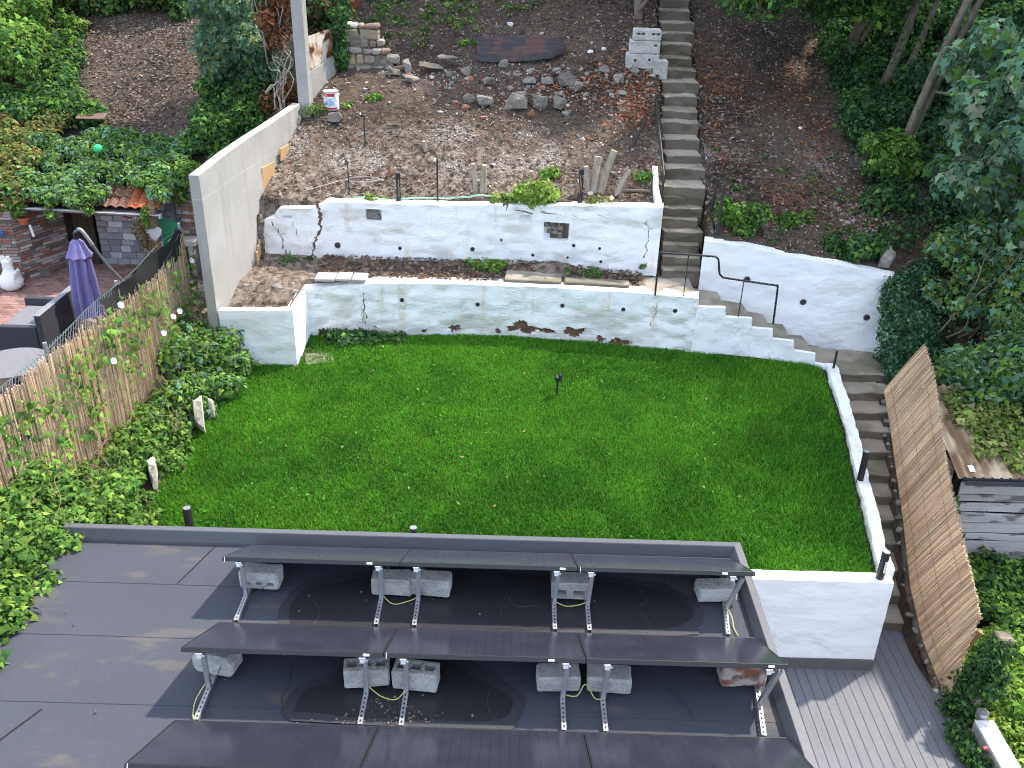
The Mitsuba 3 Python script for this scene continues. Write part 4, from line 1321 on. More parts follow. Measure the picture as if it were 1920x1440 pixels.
part(bk, 'handle', mv(tube([(.16 * math.cos(a), .02 - .05 * math.sin(a), .33 - .10 * math.sin(a)) for a in np.linspace(0, PI, 14)], .004, 6), (bX, bY - .155, bz)), 'm_tin', smooth=True)

# cut stems
def f_palebark(p, n, uv):
    a = fbm(p.x * 14, p.y * 14, p.z * 5, 4)
    return mix((0.20, 0.165, 0.12), (0.46, 0.41, 0.34), a)


mat('m_palebark', proc(f_palebark), 0.95, spec=0.1)


def stump(x, y, stems, lab, cat_='stump'):
    t = thing('cut_stump', lab, cat_)
    for k, (dx, dy, hx, hy, h, r0) in enumerate(stems):
        z0 = gz(x + dx, y + dy) - .05
        p = smoothpath([(x + dx, y + dy, z0), (x + dx + hx * .4, y + dy + hy * .5, z0 + h * .5), (x + dx + hx, y + dy + hy, z0 + h)], 5)
        k_ = part(t, 'stem', tube(p, np.linspace(r0 * 1.15, r0 * .9, len(p)), 12), 'm_palebark', smooth=40)
        d = unit(p[-1] - p[-2])
        c = trimesh.creation.cylinder(r0 * .86, .008, sections=16)
        c.apply_transform(trimesh.geometry.align_vectors([0, 0, 1], d))
        c.apply_translation(p[-1] + d * .003)
        part(t, 'cut_face', c, 'm_cut')


stump(-.72, 16.78, [(-.03, 0, -.06, .0, .56, .04), (.10, 0, .02, .02, .52, .055)], 'pair of short upright cut stems left of the leafy shrub on the upper wall')
stump(-1.8, 17.95, [(0, 0, -.03, 0, .20, .045), (.12, -.3, .1, -.1, .06, .05)], 'single low cut stump in the middle of the bare garden')
stump(1.42, 16.75, [(-.08, 0, -.06, .05, .50, .05), (.02, .02, .06, .1, .68, .07), (.15, .04, .22, .1, .78, .07), (.45, -.05, .22, .1, .48, .05), (.30, -.15, .04, -.16, .10, .05), (.18, -.22, .05, -.1, .05, .055), (-.02, -.12, -.02, -.05, .12, .06)],
      'cluster of pale sawn off stems with many cut ends beside the lantern post')
solo('cut_log', mv(tube([(0, 0, 0), (.24, .02, .01), (.46, 0, 0)], .03, 10), (2.05, 16.75, gz(2.2, 16.75) + .03)), 'm_bark', 'short cut branch lying near the corner of the upper white wall', 'log', smooth=40)


# posts and lights
def rod(x, y, h, r, lab, head=None, name='garden_light', cat_='garden light', lean=(0, 0), z=None):
    t = thing(name, lab, cat_)
    z0 = (gz(x, y) if z is None else z) - .04
    part(t, 'pole', tube([(x, y, z0), (x + lean[0] * h, y + lean[1] * h, z0 + h + .04)], r, 8), 'm_black', smooth=40)
    tx, ty, tz = x + lean[0] * h, y + lean[1] * h, z0 + h + .04
    if head == 'spot':
        part(t, 'lamp_head', mv(trimesh.creation.cylinder(.035, .07, sections=14), (tx - .03, ty - .02, tz), rx=1.0, rz=.5), 'm_black', smooth=40)
        part(t, 'lens', mv(trimesh.creation.cylinder(.027, .006, sections=14), (tx - .046, ty - .052, tz + .021), rx=1.0, rz=.5), 'm_glow')
    part(t, 'foot', trimesh.creation.icosphere(1, .03).apply_translation([x, y, z0 + .04]), 'm_black', smooth=True)
    return t


rod(-3.13, 16.77, .58, .012, 'thin black spike light with a small head, nearest to the grey wall', 'spot')
rod(-3.01, 18.11, .60, .012, 'thin black spike light with a pale lens, farther up near the paint bucket', 'spot')
rod(-1.45, 16.51, .84, .016, 'plain thin black rod between the lantern and the cut stems', name='metal_rod', cat_='rod')


def lantern(x, y, h, lab, z=None, rad=.045, z0=None):
    """bollard light: a cap and a base joined by slim bars"""
    t = thing('bollard_light', lab, 'bollard light', 'black bollard lights')
    z0 = gz(x, y) - .02 if z is None else z
    part(t, 'base', mv(trimesh.creation.cylinder(rad, h * .28, sections=18), (x, y, z0 + h * .14)), 'm_black', smooth=40)
    part(t, 'cap', mv(trimesh.creation.cylinder(rad, h * .14, sections=18), (x, y, z0 + h * .93)), 'm_black', smooth=40)
    for a in np.arange(3) * 2 * PI / 3 + .5:
        part(t, 'bar', mv(bbox(.018, .018, h * .60, .003), (x + (rad - .011) * math.cos(a), y + (rad - .011) * math.sin(a), z0 + h * .57)), 'm_black')
    part(t, 'lamp_tube', mv(trimesh.creation.cylinder(rad * .28, h * .60, sections=12), (x, y, z0 + h * .57)), 'm_lamptube', smooth=40)


mat('m_lamptube', (0.25, 0.25, 0.25), 0.4)
lantern(-2.17, 16.50, .62, 'black open bollard light standing left on the upper white wall')
lantern(1.18, 16.42, .66, 'black open bollard light standing right of the leafy shrub on the upper wall')


def bollard(x, y, z0, h, lab, rad=.05, slot=False, lean=0.0):
    t = thing('bollard_light', lab, 'bollard light', 'black bollard lights')
    a = np.linspace(0, 2 * PI, 25)
    part(t, 'body', mv(trimesh.creation.revolve(np.array([(0, 0), (rad, 0), (rad, h - .004), (rad - .004, h), (0, h)]), sections=24), (x, y, z0), ry=lean), 'm_black', smooth=40)
    part(t, 'top_disc', mv(trimesh.creation.cylinder(rad * .88, .004, sections=24), (x + h * math.sin(lean), y, z0 + h * math.cos(lean) + .003)), 'm_zinc')
    if slot:
        part(t, 'light_slot', mv(bbox(.03, .008, h * .42, .003), (x + .012, y - rad + .0005, z0 + h * .5), ry=lean), 'm_glow')
    else:
        for q in range(7):
            aa = -PI / 2 + (q - 3) * .32
            part(t, 'rib', mv(bbox(.006, .006, h * .8, .001), (x + rad * math.cos(aa), y + rad * math.sin(aa), z0 + h * .5)), 'm_black')


bollard(4.80, 9.26, -1.25, .42, 'black bollard light with a lit white slot on the front corner of the white wall', .05, True)
bollard(-3.96, 9.24, -1.25, .80, 'ribbed black bollard light at the left behind the flat roof')
bollard(-1.16, 9.24, -1.25, .60, 'black bollard light whose top just shows above the middle of the roof edge')
bollard(5.16, 11.25, -1.10, .54, 'black bollard light standing on the low curb halfway up the lower stairs', .045)
rod(5.68, 14.42, .42, .022, 'short black post at the top end of the curb by the landing', None, 'post', 'post', z=-.86)
rod(3.69, 16.05, .85, .028, 'leaning black metal post, the taller one beside the upper stairs', None, 'metal_post', 'post', (.05, .15))
rod(3.64, 16.62, .62, .026, 'leaning black metal post, the shorter one behind the taller beside the stairs', None, 'metal_post', 'post', (.12, .12))
rod(2.22, 18.0, .5, .03, 'black metal post leaning steeply toward the upper stairs', None, 'metal_post', 'post', (.55, .45))
sp = thing('garden_spotlight', 'small grey twin spotlight on a stake in the middle of the lawn', 'spotlight')
part(sp, 'stake', tube([(.78, 13.42, -1.0), (.78, 13.42, -.68)], .014, 8), 'm_black', smooth=40)
part(sp, 'lamp_head', mv(bbox(.05, .09, .11, .012), (.765, 13.40, -.62), rx=.35, rz=.2), 'm_black')
part(sp, 'lamp_head', mv(bbox(.05, .08, .13, .012), (.83, 13.43, -.62), rx=-.2, rz=-.2), 'm_black')

# handrails
hr = thing('handrail', 'black bent tube handrail with four uprights beside the side stairs', 'railing')
hp = [(2.515, 15.06, .25), (2.517, 15.06, 1.00), (2.56, 15.06, 1.03), (2.65, 15.06, 1.035), (3.40, 15.02, 1.02), (3.50, 15.01, 1.0), (3.545, 15.01, .94), (3.58, 15.0, .74), (3.64, 15.0, .66), (3.74, 14.98, .64), (4.50, 14.92, .565), (4.58, 14.91, .555), (4.612, 14.91, .50), (4.635, 14.90, -.16)]
part(hr, 'rail', tube(smoothpath(hp, 4), .018, 10), 'm_black', smooth=True)
part(hr, 'upright', tube([(3.02, 15.06, .25), (3.02, 15.04, 1.02)], .009, 8), 'm_black', smooth=40)
part(hr, 'upright', tube([(4.02, 14.98, -.10), (4.02, 14.96, .61)], .009, 8), 'm_black', smooth=40)
ur = thing('upper_handrail', 'black sloping tube handrail left of the upper stairs', 'railing')
part(ur, 'rail', tube(smoothpath([(2.69, 16.55, 1.55), (2.70, 16.57, 1.95), (2.71, 16.75, 2.06), (2.73, 17.6, 2.42), (2.76, 18.9, 2.98), (2.77, 19.0, 2.9), (2.77, 19.0, 2.5)], 4), .022, 10), 'm_black', smooth=True)

# hose and wire
hx = np.linspace(-3.0, -.1, 16)
solo('garden_hose', tube(smoothpath([(x, 16.56 + .05 * math.sin(3 * x) + (.10 * max(0, x + .9) * 1.2), gz(x, 16.62) + .05) for x in hx], 4), .016, 8), 'm_hose', 'pale green garden hose along the top edge of the upper white wall', 'hose', smooth=True)
solo('wire_coil', tube(smoothpath([(-3.0 + .27 * math.cos(a) * (1 + .1 * math.sin(3 * a)) + .02 * a, 17.05 + .16 * math.sin(a), gz(-3, 17.05) + .03 + .006 * a) for a in np.linspace(0, 9, 26)] + [(-3.4, 17.0, gz(-3.4, 17) + .04), (-4.0, 16.75, gz(-4, 16.75) + .04)], 3), .008, 6), 'm_block', 'loose coil of grey wire round the nearest spike light', 'wire', smooth=True)
solo('red_scrap', mv(bbox(.12, .05, .02, .004), (-.78, 20.2, gz(-.78, 20.2) + .1), ry=.6, rz=.4), 'm_redplastic', 'small scrap of red plastic among the rubble', 'litter')
for k, (x, y, s) in enumerate(((-.25, 22.3, .16), (1.55, 21.2, .13), (1.85, 21.3, .12), (5.9, 19.4, .10))):
    solo('white_scrap', mv(rock(s, s * .6, s * .6, 700 + k, 2), (x, y, gz(x, y) + .03)), 'm_white', ['white scrap lying alone high on the dark slope', 'white scrap right of the corrugated sheet', 'pale blue white scrap left of the block pillar', 'white scrap on the dark earth right of the stairs'][k], 'litter', smooth=35)
# thin dead branches on the ground
tw = []
r_ = np.random.RandomState(77)
for k in range(170):
    x, y = r_.uniform(-4.4, 6.5), r_.uniform(16.6, 20.5)
    if k < 70:
        x, y = r_.uniform(-4.5, -1.5), r_.uniform(16.6, 18.2)
    if not on_slope(np.array(x), np.array(y)):
        continue
    a, L = r_.uniform(0, PI), r_.uniform(.15, .7)
    x1, y1 = x + L * math.cos(a), y + .6 * L * math.sin(a)
    if on_slope(np.array(x1), np.array(y1)):
        tw.append(twig((x, y, gz(x, y) + .02), (x1, y1, gz(x1, y1) + .03), .006, .003, k, .15, 4))
solo('dead_twigs', cat(tw), 'm_twig', 'thin dead twigs lying on the bare garden soil', kind='stuff', smooth=True)
mat('m_twig', (0.27, 0.20, 0.145), 0.9)


# ================================================================ left neighbour
mat('m_reed', VC, 0.75, spec=0.2)


def reeds(line, tops, bots, spacing, r0, off, pal, seed, direction=None, jitter=.012):
    """a mat of reeds hung on a line; line(t) -> (x, y), tops/bots(t) -> z; direction bends the reeds along the fence"""
    r = np.random.RandomState(seed)
    L = np.linalg.norm(np.array(line(1.0)) - np.array(line(0.0)))
    n = int(L / spacing)
    vs, fs, cs = [], [], []
    t = (np.arange(n) + .5 * r.rand(n)) / n
    xy = np.array([line(q) for q in t])
    dirv = unit(np.array(line(1.0)) - np.array(line(0.0)))
    nrm = np.array([dirv[1], -dirv[0]])
    top, bot = tops(t) + .05 * r.randn(n), bots(t)
    sway = .035 * nz(np.c_[t * L * 1.5, 0 * t, 0 * t], 1, seed) + .012 * r.randn(n)
    rad = r0 * (.7 + .6 * r.rand(n))
    dep = .010 * r.randn(n)
    pal = np.array(pal)
    band = nz(np.c_[t * L * .9, 0 * t + 3, 0 * t], 1, seed + 1) + .5
    col = pal[np.clip((band * len(pal) + .9 * r.randn(n)).astype(int), 0, len(pal) - 1)] * r.uniform(.55, 1.25, (n, 1))
    m = 5
    for k in range(m):
        q = k / (m - 1)
        z = bot + (top - bot) * q
        sl = (direction or 0) * (z - bot)
        px = xy + dirv * (sway * (q - .4) * 2 + sl)[:, None] + nrm * dep[:, None]
        for a in range(4):
            aa = a * PI / 2 + .4
            o = dirv * math.cos(aa) + nrm * math.sin(aa)
            vs.append(np.c_[px + o * rad[:, None], z])
    Vr = np.stack(vs, 1)         # n, m*4, 3
    f = []
    for k in range(m - 1):
        for a in range(4):
            b = (a + 1) % 4
            f += [[k * 4 + a, k * 4 + b, k * 4 + 4 + b], [k * 4 + a, k * 4 + 4 + b, k * 4 + 4 + a]]
    f.append([(m - 1) * 4, (m - 1) * 4 + 1, (m - 1) * 4 + 2])
    f.append([(m - 1) * 4, (m - 1) * 4 + 2, (m - 1) * 4 + 3])
    F = (np.arange(n)[:, None, None] * (m * 4) + np.array(f)[None]).reshape(-1, 3)
    return trimesh.Trimesh(Vr.reshape(-1, 3), F, process=False), np.repeat(col, m * 4, 0)


STRAW = [(.66, .48, .30), (.74, .58, .39), (.58, .42, .28), (.50, .38, .28), (.78, .63, .42), (.60, .44, .27)]
fl = thing('reed_fence', 'tall straw coloured reed fence on a wire mesh along the left side of the lawn', 'fence')
FY0, FY1 = 6.2, 14.72
ftop = lambda t: np.interp(FY0 + t * (FY1 - FY0), [6, 8.8, 10.3, 11.5, 12.3, 13.3, 14.2, 14.72], [1.30, 1.28, 1.22, 1.08, 1.02, .95, 1.05, 1.26])
g, c = reeds(lambda t: (-5.6, FY0 + t * (FY1 - FY0)), ftop, lambda t: -.85 + 0 * t, .0105, .0075, None, STRAW, 5)
part(fl, 'reeds', g, 'm_reed', color=c, kind='stuff')
g, c = reeds(lambda t: (-5.63, FY0 + t * (FY1 - FY0)), lambda t: ftop(t) - .06, lambda t: -.85 + 0 * t, .013, .0075, None, [(.22, .15, .10), (.30, .21, .13), (.17, .12, .08)], 6)
part(fl, 'reeds_behind', g, 'm_reed', color=c, kind='stuff')
for z in (.0, .45, .85):
    part(fl, 'binding_wire', tube([(-5.588, y, z + .02 * math.sin(y * 2)) for y in np.linspace(FY0, FY1, 40)], .003, 5), 'm_twig')
for y, z1, k in ((14.76, 1.42, 0), (12.10, 1.40, 1), (9.95, 1.42, 2), (7.4, 1.4, 3)):
    part(fl, 'post', tube([(-5.66, y, -.9), (-5.66, y, z1)], .026, 10), 'm_zinc', smooth=40)
part(fl, 'top_wire', tube([(-5.65, y, 1.38 - .06 * math.sin((y - 6) * 1.2) ** 2) for y in np.linspace(FY0, 14.72, 40)], .004, 6), 'm_wirecoat')
ms = []
for y in np.arange(6.6, 12.0, .075):
    ms.append(tube([(-5.655, y, .98), (-5.655, y + .22, 1.36)], .0035, 4, False))
    ms.append(tube([(-5.651, y + .22, .98), (-5.651, y, 1.36)], .0035, 4, False))
part(fl, 'wire_mesh', cat(ms), 'm_zinc', kind='stuff')
ys_, zs_ = np.linspace(11.5, 14.7, 50), np.linspace(0, 1, 14)
Y, Z = np.meshgrid(ys_, zs_)
X = -5.60 + .05 * np.sin(Y * 4 + Z * 2) * Z + .05 * (1 - Z) * np.sin(Y * 2.3)
Zt = 1.37 - .05 * np.sin((Y - 11.5) / 3.2 * PI)
Zb = np.interp(Y, [11.5, 12.4, 13.3, 14.3, 14.7], [1.12, .95, .72, .95, 1.2])
part(fl, 'shade_net', lattice(np.stack([X - .03, Y, Zb + (Zt - Zb) * Z], -1)), 'm_matblack', smooth=True, label='torn black netting hanging from the fence top')
part(fl, 'net_wire', tube(smoothpath([(-5.585, 12.5, 1.05), (-5.58, 13.2, 1.0), (-5.585, 13.9, 1.12), (-5.59, 14.5, 1.3)], 6), .004, 5), 'm_wirecoat')
mat('m_wirecoat', (0.10, 0.19, 0.15), 0.5)

# bank between the fence and the lawn
solo('fence_bank', grid(np.arange(-5.85, -4.5, .06), np.arange(5.2, 14.7, .08), lambda X, Y: np.interp(X, [-5.85, -5.5, -4.9, -4.5], [-.75, -.72, -1.0, -1.35]) + (-.3 + .3 * ss(9, 13.5, Y)) + .08 * nz(np.stack([X, Y, 0 * X], -1), 2.5, 81, 3)), 'm_dirt',
     'overgrown bank at the foot of the left reed fence', kind='structure', smooth=True)


def estone(x, y, z, s, seed, lab, rx=0, ry=0):
    solo('edge_stone', mv(rock(*s, seed, 3, .25), (x, y, z), rx=rx, ry=ry, rz=.3), 'm_paleStone', lab, 'stone', smooth=35)


mat('m_paleStone', (0.44, 0.41, 0.35), 0.9, spec=0.15, bump=proc(f_rough, 4e-3), bscale=0.03)
estone(-4.80, 12.2, -.80, (.16, .55, .62), 501, 'broad pale broken slab of old walling halfway along the lawn edge')
estone(-4.74, 12.55, -.90, (.14, .30, .40), 503, 'small pale slab touching the larger broken slab at the lawn edge')
estone(-4.98, 10.72, -.92, (.13, .40, .50), 502, 'pale broken slab of old walling at the lawn edge nearest the roof')

# shed under ivy
sh = thing('garden_shed', 'low brick and stone shed with a tiled roof buried in ivy on the left', 'building')
r_ = np.random.RandomState(5)
BR = np.array([[.22, .11, .085], [.20, .14, .12], [.17, .15, .145], [.32, .29, .27], [.12, .11, .11], [.25, .16, .125], [.25, .23, .22], [.36, .34, .32]])


def masonry(parent, p0, p1, z0, z1, bw, bh, name, pal, th=.14, cap=300, stop=None):
    """courses of single bricks from p0 to p1, joints recessed in a mortar core"""
    p0, p1 = np.array(p0, float), np.array(p1, float)
    L = np.linalg.norm(p1 - p0)
    t = (p1 - p0) / L
    a = math.atan2(t[1], t[0])
    nrm = np.array([-t[1], t[0]])
    z, row = z0, 0
    while z < z1 - .02:
        h = bh * r_.uniform(.9, 1.1)
        s = -bw * .5 * (row % 2)
        while s < L:
            w_ = bw * r_.uniform(.7, 1.3)
            s0, s1 = max(s, 0), min(s + w_, L)
            if s1 - s0 > .05:
                m = bbox(s1 - s0 - .010, th, h - .010, .008)
                c_ = p0 + t * (s0 + s1) / 2 + nrm * (th / 2 + .006 * r_.randn())
                m = mv(m, (c_[0], c_[1], z + h / 2), rz=a + .015 * r_.randn())
                col = pal[r_.randint(len(pal))] * r_.uniform(.95, 1.5)
                k = numbered(parent + '__' + name)
                scene[k] = mikit.ply(m, 'm_vc_rough', color=np.tile(col, (len(m.vertices), 1)))
            s += w_
        z += h
        row += 1
    c0 = p0 + nrm * .028
    c1 = p1 + nrm * .028
    part(parent, 'mortar', mv(bbox(L - .02, th - .05, z1 - z0, .003), (*((c0 + c1) / 2 + nrm * (th - .05) / 2), (z0 + z1) / 2), rz=a), 'm_mortar')


mat('m_mortar', (0.17, 0.155, 0.14), 0.95)
masonry(sh, (-12.2, 17.55), (-10.15, 17.67), -.92, .75, .26, .065, 'brick', BR)
masonry(sh, (-10.15, 17.69), (-9.62, 18.75), -.92, .72, .24, .065, 'brick', BR)
ST = np.array([[.36, .36, .38], [.28, .28, .30], [.21, .21, .23], [.45, .45, .46], [.32, .31, .31]])
masonry(sh, (-9.05, 18.92), (-7.30, 18.92), -.92, .62, .28, .14, 'stone', ST)
masonry(sh, (-7.12, 18.75), (-6.72, 18.70), -.95, 1.22, .2, .085, 'brick', BR)
masonry(sh, (-7.60, 19.0), (-7.14, 18.98), -.92, .95, .22, .10, 'stone', ST)
part(sh, 'rendered_pier', bx(-6.70, -6.36, 18.72, 19.0, -1.0, 1.15, .02), 'm_conc')
part(sh, 'back_void', bx(-9.66, -6.8, 19.06, 19.12, -.92, 1.0, .01), 'm_matblack')
dk = part(sh, 'door', bx(-9.52, -9.08, 18.86, 18.90, -.9, .5, .006), 'm_doorwood')
mat('m_doorwood', (0.055, 0.040, 0.025), 0.85)
for k in range(4):
    part(dk, 'plank', bx(-9.51 + k * .11, -9.41 + k * .11, 18.845, 18.862, -.89, .49, .004), 'm_doorwood')
# roof: boarded slope, tiles along the eave
e0, e1 = np.array([-12.4, 17.75, .80]), np.array([-7.38, 17.95, .60])


def roofpt(s, up):
    p = e0 + (e1 - e0) * s
    return p + np.array([.02, 1, .36]) * up


part(sh, 'roof', lattice(np.array([[roofpt(s, u_) - [0, 0, .05] for s in np.linspace(0, 1, 10)] for u_ in np.linspace(0, 2.9, 6)])), 'm_matblack')
nt = 26
for row in range(2):
    for k in range(nt):
        s = (k + .5) / nt
        c_ = roofpt(s, .10 + row * .30)
        a = np.linspace(-1, 1, 7)
        prof = np.stack([a * .093, 0 * a, .028 * np.cos(a * 2.1) + .01], 1)
        rows = np.stack([prof + [0, 0, 0], prof + np.array([0, .36, .12])], 0)
        tcol = np.array([.42, .13, .06]) if (k > 22) else np.array([.24, .135, .10]) * r_.uniform(.8, 1.2)
        V_ = np.concatenate([rows, rows[::-1] - [0, 0, .014]], 0)
        V_ = np.concatenate([V_, V_[:1]], 0)
        m = mv(lattice(V_), c_ + np.array([0, 0, .0 + .02 * row]), rz=.04 + .02 * r_.randn())
        kk = numbered(sh + '__roof_tile')
        scene[kk] = mikit.ply(m, 'm_vc', color=np.tile(tcol, (len(m.vertices), 1)))
        if k > 22:
            labels[kk] = {'label': 'newer orange clay roof tile'}
part(sh, 'verge_tile', mv(bbox(.16, .75, .05, .01), roofpt(1.0, .42) + np.array([.03, 0, .06]), rx=.35), 'm_tile', label='orange tile along the right edge of the roof')
a = np.linspace(PI, 2 * PI, 9)
gp = np.stack([np.stack([0 * a, .055 * np.cos(a), .055 * np.sin(a)], 1) + (e0 + (e1 - e0) * s + np.array([0, -.06, -.03])) for s in np.linspace(.48, 1.03, 12)], 0)
part(sh, 'gutter', lattice(gp), 'm_zinc', smooth=True)
part(sh, 'gutter_lip', tube(gp[:, 0] + [0, 0, .004], .009, 6), 'm_greywhite')
part(sh, 'gutter_end', mv(bbox(.03, .12, .09, .008), e1 + np.array([.17, -.06, -.06])), 'm_greywhite')
part(sh, 'corner_post', mv(bbox(.13, .13, 1.62, .01), (-7.42, 18.0, -.12), ry=.02), 'm_post')
part(sh, 'eave_board', mv(bbox(.12, .05, .3, .004), (-7.40, 18.05, .72), rx=.3), 'm_post')

# things about the shed
ht = trimesh.creation.extrude_polygon(Polygon([(0, -.17), (.13, -.02), (.15, .07), (.09, .12), (.0, .06), (-.09, .12), (-.15, .07), (-.13, -.02)]).buffer(.012), .025, engine='earcut')
solo('heart_sign', mv(ht, (-7.40, 17.915, .18), rx=PI / 2, rz=.1), 'm_greywhite', 'white heart shaped plaque hung on the wooden post of the shed', 'plaque')
pt = thing('hanging_pot', 'red hanging flower pot with a white chain under the left end of the gutter', 'pot')
part(pt, 'pot', mv(trimesh.creation.revolve(np.array([(0, 0), (.07, 0), (.12, .12), (.135, .12), (.135, .15), (.11, .15), (.0, .13)]), sections=20), (-10.0, 17.85, .30)), 'm_tile', smooth=35)
part(pt, 'strap', mv(bbox(.05, .02, .26, .005), (-9.90, 17.88, .16), ry=-.15), 'm_white')
lz = thing('wall_ornament', 'small turquoise ornament fixed on the left brick wall of the shed', 'ornament')
part(lz, 'body', mv(rock(.24, .05, .10, 601, 3, .3), (-10.55, 17.58, .16), ry=.3), 'm_aqua', smooth=True)
part(lz, 'wing', mv(rock(.16, .03, .13, 602, 3, .3), (-10.36, 17.59, .18), ry=-.7), 'm_bluep', smooth=True)
gs = thing('white_statue', 'white bird shaped garden statue with a round body by the shed wall', 'statue')
part(gs, 'body', mv(trimesh.creation.revolve(np.array([(0, 0), (.13, .01), (.21, .08), (.235, .18), (.20, .28), (.135, .36), (.10, .44), (.095, .54), (.11, .60), (.08, .66), (0, .68)]), sections=28), (-10.22, 17.28, -.9)), 'm_white', smooth=50)
for k, (dx, dz, s) in enumerate(((-.10, .66, .07), (-.03, .70, .08), (.05, .69, .075), (.10, .64, .06))):
    part(gs, 'crest', mv(rock(s * 1.3, s, s, 610 + k), (-10.22 + dx, 17.26, -.9 + dz)), 'm_white', smooth=True)
part(gs, 'wing', mv(rock(.10, .26, .22, 615, 3, .15), (-10.06, 17.24, -.56), ry=.3), 'm_white', smooth=True)
gp_ = thing('green_play_slide', 'bright green plastic slide leaning in the corner behind the wooden post', 'toy')
part(gp_, 'panel', mv(bbox(.42, .04, .36, .01), (-7.40, 18.55, .12), rx=-.4, ry=.5, rz=.2), 'm_greenplastic')
part(gp_, 'leg', mv(bbox(.16, .05, .80, .01), (-7.42, 18.52, -.40), ry=.10), 'm_greenplastic')
solo('stone_bench', cat(bx(-7.30, -6.72, 18.25, 18.62, -.22, -.10, .015), bx(-7.26, -7.14, 18.3, 18.58, -.9, -.22, .01), bx(-6.9, -6.78, 18.3, 18.58, -.9, -.22, .01)), 'm_conc', 'grey stone bench under the brick pillar of the shed', 'bench')
for k, (x, z, m, lab) in enumerate(((-7.25, -.42, 'm_redplastic', 'red toy bin'), (-7.12, -.40, 'm_bluep', 'dark blue toy bin'), (-7.05, -.55, 'm_yellow', 'small yellow toy'))):
    solo('toy_bin', mv(cat(bbox(.17, .15, .16, .02), mv(bbox(.19, .17, .025, .008), (0, 0, .085))), (x, 18.12 - .03 * k, z - .1)), m, lab + ' in the heap behind the black netting', 'toy')
solo('toy_shelf', bx(-7.4, -6.9, 17.95, 18.25, -.9, -.62, .01), 'm_conc', 'low grey block carrying the toys behind the black netting', 'block')
solo('brown_board', mv(bbox(.62, .30, .02, .003), (-9.42, 20.45, 1.98), rx=.25, rz=.05), 'm_rustbrown', 'dark brown metal board lying on the ivy above the shed', 'board')
mat('m_rustbrown', (0.16, 0.10, 0.085), 0.6)
solo('green_ball', trimesh.creation.icosphere(3, .10).apply_translation([-8.9, 19.35, 1.52]), 'm_greenball', 'small bright green ball lying in the ivy above the shed', 'ball', smooth=True)
mat('m_greenball', (0.03, 0.55, 0.22), 0.4)
bsk = thing('tube_bundle', 'bundle of red and white tubing stored under the shed eave', 'garden tools')
for k in range(4):
    part(bsk, 'tube', tube([(-8.15 + .12 * k + .13 * math.cos(q), 18.55, .36 + .06 * (k % 2) + .08 * math.sin(q)) for q in np.linspace(0, 5.2, 18)], .016, 8), ['m_redplastic', 'm_white', 'm_white', 'm_black'][k], smooth=True)

# closed cantilever parasol
um = thing('closed_parasol', 'folded purple parasol hanging from a curved grey arm on the left patio', 'parasol')
n = 73
a = np.linspace(0, 2 * PI, n)


def pleat(z, r, amp, k=8, ph=0.0):
    rr = r * (1 + amp * np.sign(np.cos(k * a + ph)) * np.abs(np.cos(k * a + ph)) ** .7)
    return np.stack([rr * np.cos(a), rr * np.sin(a), 0 * a + z], 1)


can = np.stack([pleat(0, .05, .05), pleat(-.06, .09, .12), pleat(-.32, .155, .22), pleat(-.7, .185, .24), pleat(-1.1, .21, .25), pleat(-1.42, .23, .22), pleat(-1.45, .05, .1)], 0)
UX, UY, UZ = -7.72, 15.3, .88
part(um, 'canopy', mv(lattice(can), (UX, UY, UZ), ry=.02), 'm_purple', smooth=50)
val = np.stack([pleat(.012, .052, .05), pleat(-.05, .11, .1), pleat(-.20, .16, .10), pleat(-.30, .215, .12, 8, .4)], 0)
part(um, 'top_flap', mv(lattice(val), (UX, UY, UZ + .01)), 'm_purple', smooth=50)
part(um, 'hub', mv(trimesh.creation.cylinder(.04, .14, sections=14), (UX, UY, UZ + .06)), 'm_black', smooth=40)
arm = smoothpath([(UX, UY, UZ + .14), (UX + .05, UY, UZ + .17), (UX + .14, UY + .01, UZ + .15), (-7.3, 15.33, .48), (-7.0, 15.38, .0), (-6.75, 15.42, -.5), (-6.62, 15.44, -.9)], 6)
part(um, 'arm', tube(arm, .026, 10), 'm_zincdark', smooth=True)
part(um, 'arm_sleeve', tube(arm[8:16], .034, 10), 'm_zinc', smooth=True)
mat('m_zincdark', (0.13, 0.135, 0.15), 0.45, metal=0.3)

# rattan loveseat and table
so = thing('rattan_sofa', 'dark grey rattan two seat sofa with a pale cushion on the left patio', 'sofa')
part(so, 'backrest', mv(bx(-8.18, -8.08, 14.22, 15.62, -.88, -.14, .015), (0, 0, 0)), 'm_rattan')
part(so, 'armrest', bx(-9.02, -8.19, 14.22, 14.33, -.88, -.34, .012), 'm_rattan')
part(so, 'armrest', bx(-9.02, -8.19, 15.51, 15.62, -.88, -.34, .012), 'm_rattan')
part(so, 'seat_base', bx(-9.0, -8.19, 14.335, 15.505, -.86, -.58, .01), 'm_rattan')
part(so, 'cushion', bx(-8.98, -8.20, 14.35, 15.49, -.575, -.47, .03), 'm_cushion')
part(so, 'top_trim', bx(-8.19, -8.07, 14.21, 15.63, -.138, -.115, .006), 'm_zinc')
tb = thing('patio_table', 'round grey table beside the sofa behind the reed fence', 'table')
part(tb, 'table_top', mv(trimesh.creation.cylinder(.55, .03, sections=40), (-7.75, 12.60, -.22)), 'm_cushion', smooth=40)
part(tb, 'leg', mv(trimesh.creation.cylinder(.05, .7, sections=12), (-7.75, 12.60, -.58)), 'm_rattan', smooth=40)
part(tb, 'foot', mv(trimesh.creation.cylinder(.28, .03, sections=24), (-7.75, 12.60, -.92)), 'm_rattan', smooth=40)
solo('cut_board', mv(bbox(.10, .5, .04, .005), (-5.45, 15.25, -.25), rx=.4, rz=-.5), 'm_ply', 'tan board lying in the gap between the reed fence and the grey wall', 'board')


